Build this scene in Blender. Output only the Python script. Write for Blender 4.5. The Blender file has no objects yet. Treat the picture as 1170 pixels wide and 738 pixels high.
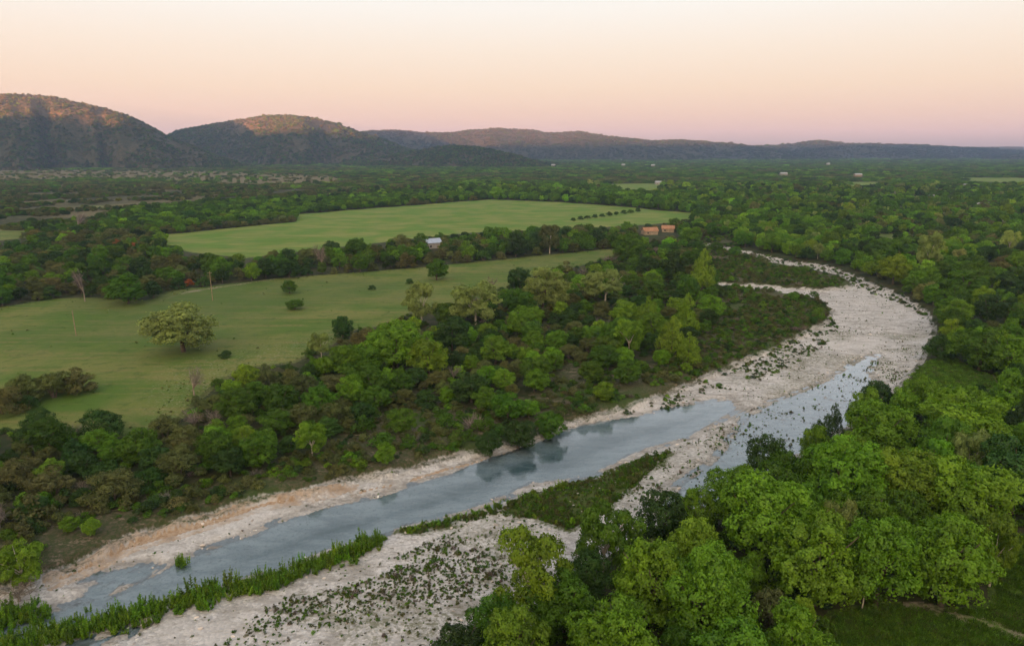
import bpy, math, random
import numpy as np
from mathutils import Vector, noise as mnoise

R = math.radians
rng = np.random.default_rng(7)
random.seed(7)
scene = bpy.context.scene
COL = scene.collection

# ------------------------------------------------------------------ camera model (drone, 60 m up)
CAM_Z, FPX, PITCH = 60.0, 780.0, R(14.2)
CP, SP = math.cos(PITCH), math.sin(PITCH)

def P(px, py, z=0.0):
    """ground point seen at a place in the photograph"""
    u, v = (px - 585) / FPX, (369 - py) / FPX
    d = (u, CP + v * SP, -SP + v * CP)
    t = (z - CAM_Z) / d[2]
    return (d[0] * t, d[1] * t)

def proj(x, y, z):
    f = y * CP - (z - CAM_Z) * SP
    u = y * SP + (z - CAM_Z) * CP
    return 585 + FPX * x / f, 369 - FPX * u / f, f

def poly(pts, z=0.0):
    return np.array([P(a, b, z) for a, b in pts])

def inside(pg, x, y):
    x = np.asarray(x, float); y = np.asarray(y, float)
    r = np.zeros(x.shape, bool)
    n = len(pg)
    for i in range(n):
        x0, y0 = pg[i]; x1, y1 = pg[(i + 1) % n]
        if y0 == y1: continue
        c = ((y0 > y) != (y1 > y)) & (x < (x1 - x0) * (y - y0) / (y1 - y0) + x0)
        r ^= c
    return r

def sdist(pg, x, y, cap=60.0):
    """signed distance, positive inside"""
    x = np.asarray(x, float); y = np.asarray(y, float)
    out = np.full(x.shape, -cap)
    m = (x > pg[:, 0].min() - cap) & (x < pg[:, 0].max() + cap) & (y > pg[:, 1].min() - cap) & (y < pg[:, 1].max() + cap)
    xs, ys = x[m], y[m]
    d2 = np.full(xs.shape, cap * cap)
    n = len(pg)
    for i in range(n):
        ax, ay = pg[i]; bx, by = pg[(i + 1) % n]
        ex, ey = bx - ax, by - ay
        L = ex * ex + ey * ey + 1e-9
        t = np.clip(((xs - ax) * ex + (ys - ay) * ey) / L, 0, 1)
        d2 = np.minimum(d2, (xs - ax - t * ex) ** 2 + (ys - ay - t * ey) ** 2)
    s = np.sqrt(d2)
    out[m] = np.where(inside(pg, xs, ys), s, -s)
    return out

def sstep(a, b, v):
    t = np.clip((v - a) / (b - a), 0, 1)
    return t * t * (3 - 2 * t)

def vnoise(x, y, seed=0):
    """cheap vectorised value noise, 0..1"""
    xi, yi = np.floor(x).astype(np.int64), np.floor(y).astype(np.int64)
    fx, fy = x - xi, y - yi
    fx, fy = fx * fx * (3 - 2 * fx), fy * fy * (3 - 2 * fy)
    def h(a, b):
        n = (a * 374761393 + b * 668265263 + seed * 974711) & 0xFFFFFFFF
        n = ((n ^ (n >> 13)) * 1274126177) & 0xFFFFFFFF
        return ((n ^ (n >> 16)) & 0xFFFF) / 65535.0
    a, b, c, d = h(xi, yi), h(xi + 1, yi), h(xi, yi + 1), h(xi + 1, yi + 1)
    return (a * (1 - fx) + b * fx) * (1 - fy) + (c * (1 - fx) + d * fx) * fy

def fbm(x, y, o=4, seed=0):
    s, a, t = 0, 1.0, 0
    for i in range(o):
        s = s + a * vnoise(x * 2 ** i + 17.3 * i, y * 2 ** i - 9.1 * i, seed + i); t += a; a *= .5
    return s / t

# ------------------------------------------------------------------ outlines on the ground
ZG = -1.5      # gravel level
ZW = -1.95     # water level
FLOOD = poly([(-160, 730), (0, 676), (55, 660), (110, 638), (150, 617), (200, 602), (250, 588), (300, 571), (350, 566), (400, 551),
    (450, 543), (490, 531), (520, 523), (560, 513), (600, 502), (640, 486), (690, 475), (720, 466), (760, 452), (800, 436), (835, 420),
    (880, 402), (915, 385), (946, 369), (952, 356), (930, 343), (890, 337), (850, 332), (815, 328), (815, 324), (860, 327), (900, 330),
    (940, 333), (976, 327), (958, 316.5), (920, 309), (880, 301.5), (850, 294.5), (820, 287.5), (798, 282.5), (810, 280), (840, 286), (880, 294),
    (905, 300), (940, 304), (960, 310), (1000, 327), (1035, 342), (1058, 358), (1068, 378), (1060, 400), (1050, 420), (1030, 441),
    (985, 480), (920, 520), (860, 560), (800, 590), (740, 610), (690, 640), (620, 690), (560, 725), (500, 800), (400, 1000), (-400, 1000)], ZG)
W_MAIN = poly([(-60, 748), (30, 704), (80, 690), (130, 674), (170, 657), (200, 641), (235, 627), (290, 607), (330, 590), (380, 575), (430, 567),
    (480, 549), (520, 536), (560, 519.5), (610, 504), (650, 487), (700, 477), (740, 472), (790, 461), (835, 455), (846, 466), (815, 486),
    (792, 499), (745, 512), (705, 531), (672, 546), (612, 554), (560, 577), (500, 595), (450, 608), (350, 640), (280, 664), (200, 686),
    (120, 707), (50, 732), (-20, 765)], ZW)
W_SIDE = poly([(852, 476), (880, 459), (920, 445), (950, 430), (985, 409), (1003, 405), (993, 425), (1004, 440), (1012, 462), (950, 505),
    (890, 540), (835, 575), (780, 590), (745, 578), (782, 548), (815, 525), (832, 503)], ZW)
W_POOL = poly([(95, 665), (125, 650), (165, 640), (168, 646), (140, 660), (120, 672)], ZW)
W_POOL2 = poly([(70, 745), (110, 728), (150, 712), (165, 716), (120, 738), (90, 755)], ZW)
WATERS = [W_MAIN, W_SIDE, W_POOL, W_POOL2]
GRASSBAR = poly([(455, 606), (520, 592), (570, 582), (610, 562), (640, 556), (690, 540), (730, 525), (765, 517), (755, 530), (735, 545), (722, 560), (690, 585), (650, 605),
    (610, 592), (560, 590), (480, 610)], ZG)
FIELD_A = poly([(-300, 385), (0, 351), (60, 341), (100, 340), (170, 343), (200, 331), (320, 318), (400, 312), (480, 306), (560, 298), (640, 290), (690, 285),
    (716, 284), (702, 293), (660, 305), (610, 314), (572, 332), (540, 345), (480, 352), (440, 372), (405, 376), (375, 395), (335, 415), (275, 422),
    (240, 445), (205, 478), (150, 497), (100, 503), (60, 487), (20, 492), (-300, 530)])
FIELD_B = poly([(178, 269), (240, 263), (300, 257), (338, 254), (340, 245), (400, 240), (480, 234), (560, 228), (640, 231), (720, 237), (745, 240),
    (795, 244), (788, 252), (735, 257), (700, 259), (640, 262), (600, 263), (540, 266), (480, 272), (420, 279), (350, 286), (280, 295), (215, 288), (188, 279)])
FIELD_C = poly([(-160, 261), (0, 262), (38, 264), (30, 272), (0, 275), (-160, 276)])
MEADOW = poly([(-80, 194), (20, 194), (120, 194.5), (250, 196), (395, 202), (385, 209), (300, 212), (200, 208), (100, 205), (0, 208), (-80, 210)])
FAR1 = poly([(690, 211), (735, 209.5), (760, 211), (745, 219), (715, 218)])
FAR2 = poly([(962, 208), (1006, 208), (1006, 212), (975, 213.5)])
FAR3 = poly([(1088, 203), (1170, 203.5), (1260, 204), (1260, 209), (1150, 209), (1100, 206)])
CLEAR1 = poly([(1040, 428), (1062, 412), (1085, 408), (1115, 425), (1150, 436), (1120, 447), (1070, 440)])
NOTREE = poly([(1020, 445), (1062, 412), (1115, 425), (1160, 440), (1150, 480), (1080, 478), (1030, 470)])
CLEAR2 = poly([(1085, 368), (1180, 372), (1300, 380), (1300, 392), (1180, 385), (1090, 378)])
CLEAR3 = poly([(905, 800), (935, 722), (955, 700), (1010, 690), (1050, 692), (1105, 697), (1140, 690), (1135, 645), (1150, 615), (1260, 600), (1260, 800), (1100, 1000), (950, 1000)])
CLEAR4 = poly([(990, 268), (1040, 266), (1050, 273), (1000, 277)])
PATCHES = [poly(q) for q in ([(860, 233), (905, 232), (900, 235), (870, 236)], [(1000, 243), (1035, 242), (1030, 245), (1005, 246)], [(820, 221), (850, 220), (845, 222.5), (825, 223)], [(1030, 222), (1080, 221.5), (1070, 224), (1040, 224.5)], [(905, 215), (945, 214.5), (940, 216.5), (910, 217)], [(90, 236), (150, 234), (140, 238), (100, 239)], [(440, 219), (520, 216), (500, 219), (450, 221)])]
GRASSY = PATCHES + [FIELD_A, FIELD_B, FIELD_C, CLEAR1, CLEAR2, CLEAR3, CLEAR4, FAR1, FAR2, FAR3]
TRACK = poly([(1040, 690), (1060, 691), (1110, 702), (1165, 720), (1250, 745), (1250, 753), (1160, 725), (1105, 706), (1060, 696)])
BRUSH = poly([(-60, 620), (60, 590), (150, 575), (260, 548), (330, 530), (390, 505), (440, 468), (520, 462), (560, 475), (620, 445), (650, 410), (690, 425), (760, 412),
    (800, 395), (822, 345), (812, 322), (800, 296), (790, 275), (835, 268), (850, 290), (960, 318), (976, 327), (930, 335), (955, 350), (950, 370), (915, 386), (880, 403), (800, 437),
    (720, 467), (640, 487), (560, 514), (490, 532), (400, 552), (300, 572), (200, 603), (110, 639), (55, 661), (-60, 690)])
ISLAND = poly([(815, 345), (860, 338), (930, 345), (952, 356), (946, 369), (900, 392), (835, 420), (800, 430), (790, 400)])
ISLAND2 = poly([(800, 286), (850, 299), (920, 313), (976, 327), (940, 333), (860, 326), (815, 322)])
WEEDBAR = poly([(240, 738), (330, 680), (440, 640), (560, 590), (620, 600), (600, 690), (520, 760), (400, 900), (100, 900)], ZG)
BEND = poly([(840, 430), (900, 400), (960, 370), (1066, 378), (1050, 425), (1000, 415), (930, 440), (860, 465)], ZG)
RIFFLE = poly([(640, 560), (720, 530), (800, 500), (850, 470), (930, 440), (1000, 410), (1040, 420), (1010, 460), (900, 520), (820, 560), (740, 580), (680, 600)], ZG)

# ------------------------------------------------------------------ node helpers
class NT:
    def __init__(s, tree):
        s.t = tree; s.n = tree.nodes; s.l = tree.links; s.n.clear()
    def add(s, typ, props=None, **inp):
        nd = s.n.new(typ)
        for k, v in (props or {}).items(): setattr(nd, k, v)
        for k, v in inp.items():
            key = int(k[1:]) if k[0] == 'i' and k[1:].isdigit() else k.replace('_', ' ')
            s.put(nd.inputs[key], v)
        return nd
    def put(s, sock, v):
        if hasattr(v, 'is_output'): s.l.new(v, sock)
        elif hasattr(v, 'outputs'): s.l.new(v.outputs[0], sock)
        else:
            if isinstance(v, tuple) and len(v) == 3 and sock.type == 'RGBA': v = (*v, 1)
            sock.default_value = v
    def math(s, op, a, b=0.0, c=0.0, clamp=False):
        return s.add('ShaderNodeMath', {'operation': op, 'use_clamp': clamp}, i0=a, i1=b, i2=c).outputs[0]
    def mix(s, f, a, b, mode='MIX'):
        nd = s.n.new('ShaderNodeMix'); nd.data_type = 'RGBA'; nd.blend_type = mode
        s.put(nd.inputs[0], f); s.put(nd.inputs[6], a); s.put(nd.inputs[7], b)
        return nd.outputs[2]
    def noise(s, vec, scale, detail=4, rough=.55, dim='3D'):
        nd = s.add('ShaderNodeTexNoise', {'noise_dimensions': dim}, Scale=scale, Detail=detail, Roughness=rough)
        s.put(nd.inputs['Vector'], vec)
        return nd.outputs[0]
    def ramp(s, f, lo, hi, a=0.0, b=1.0):
        nd = s.add('ShaderNodeMapRange', {'interpolation_type': 'SMOOTHSTEP'})
        s.put(nd.inputs[0], f)
        for i, v in zip((1, 2, 3, 4), (lo, hi, a, b)): nd.inputs[i].default_value = v
        return nd.outputs[0]
    def attr(s, name, typ='GEOMETRY'):
        return s.add('ShaderNodeAttribute', {'attribute_type': typ, 'attribute_name': name})

def new_mat(name):
    m = bpy.data.materials.new(name); m.use_nodes = True
    return m, NT(m.node_tree)

def leaf_mat(name, transl=.3, gloss=.05):
    m, t = new_mat(name)
    tint = t.attr('tint', 'INSTANCER').outputs['Color']
    lv = t.attr('leaf_tone').outputs['Fac']
    co = t.add('ShaderNodeTexCoord').outputs['Object']
    n = t.noise(co, 5.0, 3)
    f = t.math('MULTIPLY', t.ramp(n, .3, .7, .78, 1.22), t.math('ADD', t.math('MULTIPLY', lv, .6), .7))
    sc = t.add('ShaderNodeVectorMath', {'operation': 'SCALE'}); t.put(sc.inputs[0], tint); t.put(sc.inputs[3], f)
    warm = t.mix(t.ramp(n, .45, .75, 0, .35), sc.outputs[0], t.mix(1.0, sc.outputs[0], (1.15, 1.03, .75), 'MULTIPLY'))
    d = t.add('ShaderNodeBsdfDiffuse', Color=warm)
    tr = t.add('ShaderNodeBsdfTranslucent', Color=t.mix(1.0, warm, (1.1, 1.15, .6), 'MULTIPLY'))
    a = t.add('ShaderNodeMixShader', i0=transl, i1=d, i2=tr)
    g = t.add('ShaderNodeBsdfGlossy', Color=(.7, .75, .7), Roughness=.45)
    a2 = t.add('ShaderNodeMixShader', i0=gloss, i1=a, i2=g)
    t.add('ShaderNodeOutputMaterial', Surface=a2)
    return m

def plain_mat(name, col, rough=.85, var=.35, scale=3.0, bump=0.0):
    m, t = new_mat(name)
    co = t.add('ShaderNodeTexCoord').outputs['Object']
    n = t.noise(co, scale, 5)
    f = t.ramp(n, .3, .7, 1 - var, 1 + var)
    sc = t.add('ShaderNodeVectorMath', {'operation': 'SCALE'}); sc.inputs[0].default_value = col; t.put(sc.inputs[3], f)
    b = t.add('ShaderNodeBsdfPrincipled', Roughness=rough); t.put(b.inputs['Base Color'], sc.outputs[0])
    if bump:
        bp = t.add('ShaderNodeBump', Strength=bump, Height=n); t.put(b.inputs['Normal'], bp.outputs[0])
    t.add('ShaderNodeOutputMaterial', Surface=b)
    return m

LEAF = leaf_mat('leaf_foliage', .22, .02)
NEEDLE = leaf_mat('needle_foliage', .12, .015)
BLADE = leaf_mat('blade_foliage', .3, .03)
TWIG = leaf_mat('twig_wood', .05, .02)
BARK = plain_mat('bark_grey_brown', (.11, .085, .065), .9, .4, 8)
PALEBARK = plain_mat('bark_pale', (.5, .45, .38), .85, .3, 6)

# ------------------------------------------------------------------ mesh helpers
def link(o): COL.objects.link(o); return o

def mesh_from(name, V, Fq, mats, face_attr=None, mat_idx=None, smooth=False):
    V = np.asarray(V, np.float32); Fq = np.asarray(Fq, np.int32)
    me = bpy.data.meshes.new(name)
    k = Fq.shape[1]
    me.vertices.add(len(V)); me.vertices.foreach_set('co', V.ravel())
    me.loops.add(Fq.size); me.loops.foreach_set('vertex_index', Fq.ravel())
    me.polygons.add(len(Fq)); me.polygons.foreach_set('loop_start', np.arange(0, Fq.size, k, dtype=np.int32))
    for m in mats: me.materials.append(m)
    if mat_idx is not None: me.polygons.foreach_set('material_index', np.asarray(mat_idx, np.int32))
    me.polygons.foreach_set('use_smooth', np.full(len(Fq), smooth))
    me.update(calc_edges=True)
    if face_attr:
        for nm, arr in face_attr.items():
            me.attributes.new(nm, 'FLOAT', 'FACE').data.foreach_set('value', np.asarray(arr, np.float32))
    me.validate()
    return me

def unit(v): return v / (np.linalg.norm(v, axis=-1, keepdims=True) + 1e-9)

def quads(C, N, size, aspect=.7, rg=rng, axis=None):
    """leaf-clump faces at C, facing N"""
    n = len(C)
    a = rg.normal(size=(n, 3)) if axis is None else axis
    T = unit(a - (a * N).sum(1, keepdims=True) * N)
    B = np.cross(N, T)
    s = np.broadcast_to(size, (n,))[:, None] * .5
    V = np.stack([C - T * s, C + B * s * aspect - T * s * .1, C + T * s, C - B * s * aspect + T * s * .1], 1).reshape(-1, 3)
    F = np.arange(4 * n).reshape(-1, 4)
    return V, F

def tube(pts, rad, k=6):
    pts = np.array(pts, float); rad = np.array(rad, float)
    V, F = [], []
    for i, p in enumerate(pts):
        d = pts[min(i + 1, len(pts) - 1)] - pts[max(i - 1, 0)]
        d = d / (np.linalg.norm(d) + 1e-9)
        a = np.cross(d, [.31, .9, .2]); a /= np.linalg.norm(a) + 1e-9; b = np.cross(d, a)
        for j in range(k):
            w = 2 * math.pi * j / k
            V.append(p + rad[i] * (a * math.cos(w) + b * math.sin(w)))
    for i in range(len(pts) - 1):
        for j in range(k):
            F.append((i * k + j, i * k + (j + 1) % k, (i + 1) * k + (j + 1) % k, (i + 1) * k + j))
    return np.array(V), np.array(F)

def join(parts):
    V, F, o = [], [], 0
    for v, f in parts:
        V.append(v); F.append(f + o); o += len(v)
    return np.concatenate(V), np.concatenate(F)

def box(x0, y0, z0, x1, y1, z1):
    V = np.array([(x, y, z) for z in (z0, z1) for y in (y0, y1) for x in (x0, x1)], float)
    F = np.array([(0, 2, 3, 1), (4, 5, 7, 6), (0, 1, 5, 4), (2, 6, 7, 3), (0, 4, 6, 2), (1, 3, 7, 5)])
    return V, F

# ------------------------------------------------------------------ tree makers: unit trees, crown 1 wide, 1 high
def lobes(kind, rg):
    L = []
    if kind == 'broadleaf':
        n = rg.integers(30, 42)
        ax, ay = rg.uniform(-.05, .05, 2)
        zc, hh = .50, .48
        e1, e2 = rg.uniform(.76, 1.0, 2)
        for i in range(n):
            az = rg.uniform(0, 2 * math.pi); el = math.asin(rg.uniform(-.92, 1))
            r = rg.uniform(.085, .155); q = rg.uniform(.72, 1.04)
            rad = .5 - r * .75
            L.append((ax + e1 * math.cos(az) * math.cos(el) * rad * q, ay + e2 * math.sin(az) * math.cos(el) * rad * q, zc + math.sin(el) * (hh - r * .7) * q, r))
        L.append((ax, ay, .52, .27))
    elif kind == 'juniper':
        n = rg.integers(20, 30)
        for i in range(n):
            az = rg.uniform(0, 2 * math.pi); q = math.sqrt(rg.uniform(0, 1))
            r = rg.uniform(.10, .16)
            rad = (.5 - r * .7) * q
            top = .93 - .5 * q * q - r
            z = rg.uniform(.12, max(.14, top)) if q > .7 else top * rg.uniform(.75, 1.0)
            L.append((math.cos(az) * rad, math.sin(az) * rad, z, r))
        L.append((0, 0, .42, .25))
    elif kind == 'cypress':
        n = rg.integers(20, 26)
        for i in range(n):
            z = .12 + .78 * (i + rg.uniform(0, 1)) / n
            w = .46 * min(1, (z + .1) / .35) * (1 - ((z - .1) / .9) ** 1.6) + .05
            az = rg.uniform(0, 2 * math.pi); r = max(.07, w * rg.uniform(.36, .52))
            rad = max(0, w - r * .7) * rg.uniform(.6, 1.1)
            L.append((math.cos(az) * rad, math.sin(az) * rad, z, r))
        L.append((0, 0, .94, .055))
    elif kind == 'sycamore':
        n = rg.integers(22, 30)
        for i in range(n):
            z = .25 + .68 * rg.uniform(0, 1) ** .8
            w = .5 * math.sin(math.pi * min(1, max(0.08, (z - .08) / 1.02)) ** .9) ** .7
            az = rg.uniform(0, 2 * math.pi); r = rg.uniform(.085, .145)
            rad = max(0, w - r * .7) * rg.uniform(.45, 1.05)
            L.append((math.cos(az) * rad, math.sin(az) * rad, min(z, .97 - r), r))
    elif kind == 'shrub':
        n = rg.integers(7, 11)
        for i in range(n):
            az = rg.uniform(0, 2 * math.pi); q = math.sqrt(rg.uniform(0, 1)); r = rg.uniform(.16, .26)
            rad = (.5 - r * .7) * q
            L.append((math.cos(az) * rad, math.sin(az) * rad, max(r * .6, (.9 - .5 * q) - r), r))
    return np.array(L)

def foliage(kind, seed, n, leaf, loose=.35):
    rg = np.random.default_rng(seed)
    L = lobes(kind, rg)
    w = L[:, 3] ** 2; w /= w.sum()
    idx = rg.choice(len(L), size=int(n * 3.0), p=w)
    D = unit(rg.normal(size=(len(idx), 3)))
    keep = D[:, 2] > rg.uniform(-1.0, -.05, len(idx))       # fewer leaves under each bough
    idx, D = idx[keep], D[keep]
    c, r = L[idx, :3], L[idx, 3:4]
    # each bough is lumpy in turn
    lump = np.array([mnoise.noise(Vector(tuple(p * 13 + seed))) for p in (c + D * r)])[:, None]
    gap = (lump[:, 0] > -.08) | (rg.uniform(0, 1, len(idx)) < .14)
    rr = r * (1 + .50 * lump) * (1 - loose * rg.uniform(0, 1, (len(idx), 1)) ** 2.2)
    rr = rr + .055 * rg.uniform(0, 1, rr.shape) * (rg.uniform(0, 1, rr.shape) < .10)      # stray sprays
    p = c + D * rr * np.array([1, 1, .85])
    ok = gap
    for i, l in enumerate(L):
        d = np.linalg.norm(p - l[:3], axis=1)
        ok &= ~((d < l[3] * .72) & (idx != i))
    p, D, idx, lump = p[ok][:n], D[ok][:n], idx[ok][:n], lump[ok][:n]
    N = unit(D + rg.normal(size=D.shape) * .42 + np.array([0, 0, .25]))
    s = leaf * rg.uniform(.6, 1.35, len(p))
    V, F = quads(p, N, s, .75, rg)
    lobe_t = rg.uniform(0, 1, len(L))[idx]
    tone = np.clip(.5 * lobe_t + .5 * rg.uniform(0, 1, len(p)), 0, 1)
    return V, F, tone

def limbs(kind, seed, r0=.022):
    rg = np.random.default_rng(seed + 999)
    parts = []
    if kind in ('juniper', 'shrub'):
        for i in range(4):
            a = rg.uniform(0, 6.28); q = rg.uniform(.12, .26)
            parts.append(tube([(0.02 * math.cos(a), .02 * math.sin(a), -.02), (q * .5 * math.cos(a), q * .5 * math.sin(a), .25), (q * math.cos(a), q * math.sin(a), .55)], [r0 * .9, r0 * .6, r0 * .25], 5))
    elif kind == 'cypress':
        parts.append(tube([(0, 0, -.02), (.004, 0, .3), (0, .004, .9)], [r0 * 1.2, r0 * .8, r0 * .15], 6))
    else:
        hb = .30 if kind == 'broadleaf' else .38
        parts.append(tube([(0, 0, -.02), (.006, .004, hb * .5), (0.0, .01, hb)], [r0 * 1.5, r0 * 1.05, r0 * .95], 7))
        for i in range(6):
            a = i * 1.047 + rg.uniform(-.4, .4); q = rg.uniform(.16, .36); z = rg.uniform(.6, .86)
            z0 = hb * rg.uniform(.7, 1.0)
            parts.append(tube([(0, .008, z0), (q * .45 * math.cos(a), q * .45 * math.sin(a), z0 + (z - z0) * .55), (q * math.cos(a), q * math.sin(a), z)], [r0 * .75, r0 * .45, r0 * .15], 5))
    return join(parts)

def bare(seed, n=420):
    """leafless crown: boughs that fork into twigs"""
    rg = np.random.default_rng(seed)
    trunk = [tube([(0, 0, -.02), (.01, 0, .2), (0, .01, .4)], [.03, .024, .02], 6)]
    tips = []
    for i in range(9):
        a = rg.uniform(0, 6.28); q = rg.uniform(.12, .36); z = rg.uniform(.5, .85)
        m = np.array([q * .5 * math.cos(a), q * .5 * math.sin(a), .3 + (z - .3) * .5]); e = np.array([q * math.cos(a), q * math.sin(a), z])
        trunk.append(tube([(0, 0, .2 + .15 * rg.uniform()), m, e], [.018, .011, .005], 5))
        tips += [m, e, (m + e) / 2]
    tips = np.array(tips)
    b = tips[rg.integers(0, len(tips), n)]
    d = unit(rg.normal(size=(n, 3)) + np.array([0, 0, .55]) + b * np.array([1.6, 1.6, 0]))
    ln = rg.uniform(.08, .24, n)
    C = b + d * ln[:, None] * .5
    N = unit(rg.normal(size=(n, 3)))
    N = unit(N - (N * d).sum(1, keepdims=True) * d)
    V, F = quads(C, N, ln, .07, rg, axis=d)
    return join(trunk), (V, F, rg.uniform(0, 1, n))

KINDS = {}   # kind -> list of (trunk_mesh, crown_mesh)
def make_kind(kind, shape, count, n, leaf, mat, bark, seed, loose=.35, r0=.022):
    out = []
    for i in range(count):
        V, F, tone = foliage(shape, seed + i, n, leaf, loose)
        cm = mesh_from(kind + '_crown', V, F, [mat], {'leaf_tone': tone})
        tv, tf = limbs(shape, seed + i, r0)
        tm = mesh_from(kind + '_trunk', tv, tf, [bark], smooth=True)
        out.append((tm, cm))
    KINDS[kind] = out

make_kind('broadleaf_tree', 'broadleaf', 12, 16000, .0275, LEAF, BARK, 100)
make_kind('juniper_tree', 'juniper', 7, 10500, .028, NEEDLE, BARK, 200, .45)
make_kind('cypress_tree', 'cypress', 4, 9000, .029, LEAF, BARK, 300)
make_kind('sycamore_tree', 'sycamore', 6, 15000, .027, LEAF, PALEBARK, 400, .4, .017)
out = []
for i in range(4):
    (tv, tf), (V, F, tone) = bare(500 + i)
    out.append((mesh_from('bare_trunk', tv, tf, [plain_mat('bark_bleached', (.3, .25, .21), .9, .3, 6)], smooth=True), mesh_from('bare_twigs', V, F, [TWIG], {'leaf_tone': tone})))
KINDS['bare_tree'] = out

TINTS = {   # leaf colours
    'mid green': (.062, .138, .010), 'bright green': (.106, .218, .013), 'yellow green': (.136, .234, .015), 'dark green': (.034, .076, .015),
    'olive': (.092, .108, .034), 'pale olive': (.195, .255, .070), 'rust brown': (.26, .09, .028), 'grey brown': (.165, .145, .13)}

# ------------------------------------------------------------------ ground sheet
def ground_z(x, y):
    sdf = sdist(FLOOD, x, y, 40)
    z = .9 * (fbm(x / 60, y / 60, 3, 5) - .5) + .3 * (fbm(x / 9, y / 9, 3, 8) - .5)
    z = z * sstep(2, -12, sdf)
    rag = (fbm(x / 3.5, y / 3.5, 3, 3) - .5) * 2.4
    z = z + ZG * sstep(-1.2, 1.0, sdf + rag) + .35 * sstep(-1, -6, sdf) * sstep(-40, -12, sdf)
    wn = np.max([sdist(w, x, y, 12) for w in WATERS], 0)
    z = z + (.30 * (fbm(x / 7, y / 7, 3, 11) - .5) + .12 * (fbm(x / 1.3, y / 1.3, 2, 14) - .5)) * sstep(0, 3, sdf) * (1 - .6 * sstep(-4, 0, wn))
    for i, w in enumerate(WATERS):
        s = sdist(w, x, y, 12)
        q = s + (fbm(x / 3, y / 3, 3, 21) - .5) * 2.2
        if i == 1:
            z = z - .74 * sstep(-2.0, 1.6, q) + .62 * (fbm(x / 1.5, y / 1.5, 3, 31) - .5) * sstep(-2, 2, s) + .5 * (fbm(x / 9, y / 5, 2, 33) - .5) * sstep(0, 4, s)
        else:
            z = z - .95 * sstep(-3.0, 3.6, q) - .45 * sstep(3, 10, q)
    z = z + .38 * sstep(-.5, 3.5, sdist(GRASSBAR, x, y, 10))
    return z

ys = [-4200, -3000, -2000, -1200, -700, -350, -150, -50, 10, 28]
y = 40.0
while y < 1500: ys.append(y); y *= 1.0048
while y < 11000: ys.append(y); y *= 1.03
ys = np.array(ys)
inner = np.linspace(-1, 1, 520)
grow = np.array([1.06, 1.16, 1.3, 1.6, 2.1, 3, 5, 9, 16, 30])
gx = []
for yy in ys:
    w = .82 * max(yy, 40) + 15
    ow = w * inner
    ex = np.array([w * 1.03, w * 1.08, w * 1.15, w * 1.3, w + 150 + .3 * w, w + 500 + .3 * w, w + 1500, w + 3500])
    gx.append(np.concatenate([-ex[::-1], ow, ex]))
gx = np.array(gx); gy = np.repeat(ys[:, None], gx.shape[1], 1)
X, Y = gx.ravel(), gy.ravel()
Z = ground_z(X, Y)
nr, nc = gx.shape
ii = np.arange(nr - 1)[:, None] * nc + np.arange(nc - 1)[None]
F = np.stack([ii, ii + 1, ii + nc + 1, ii + nc], -1).reshape(-1, 4)

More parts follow.
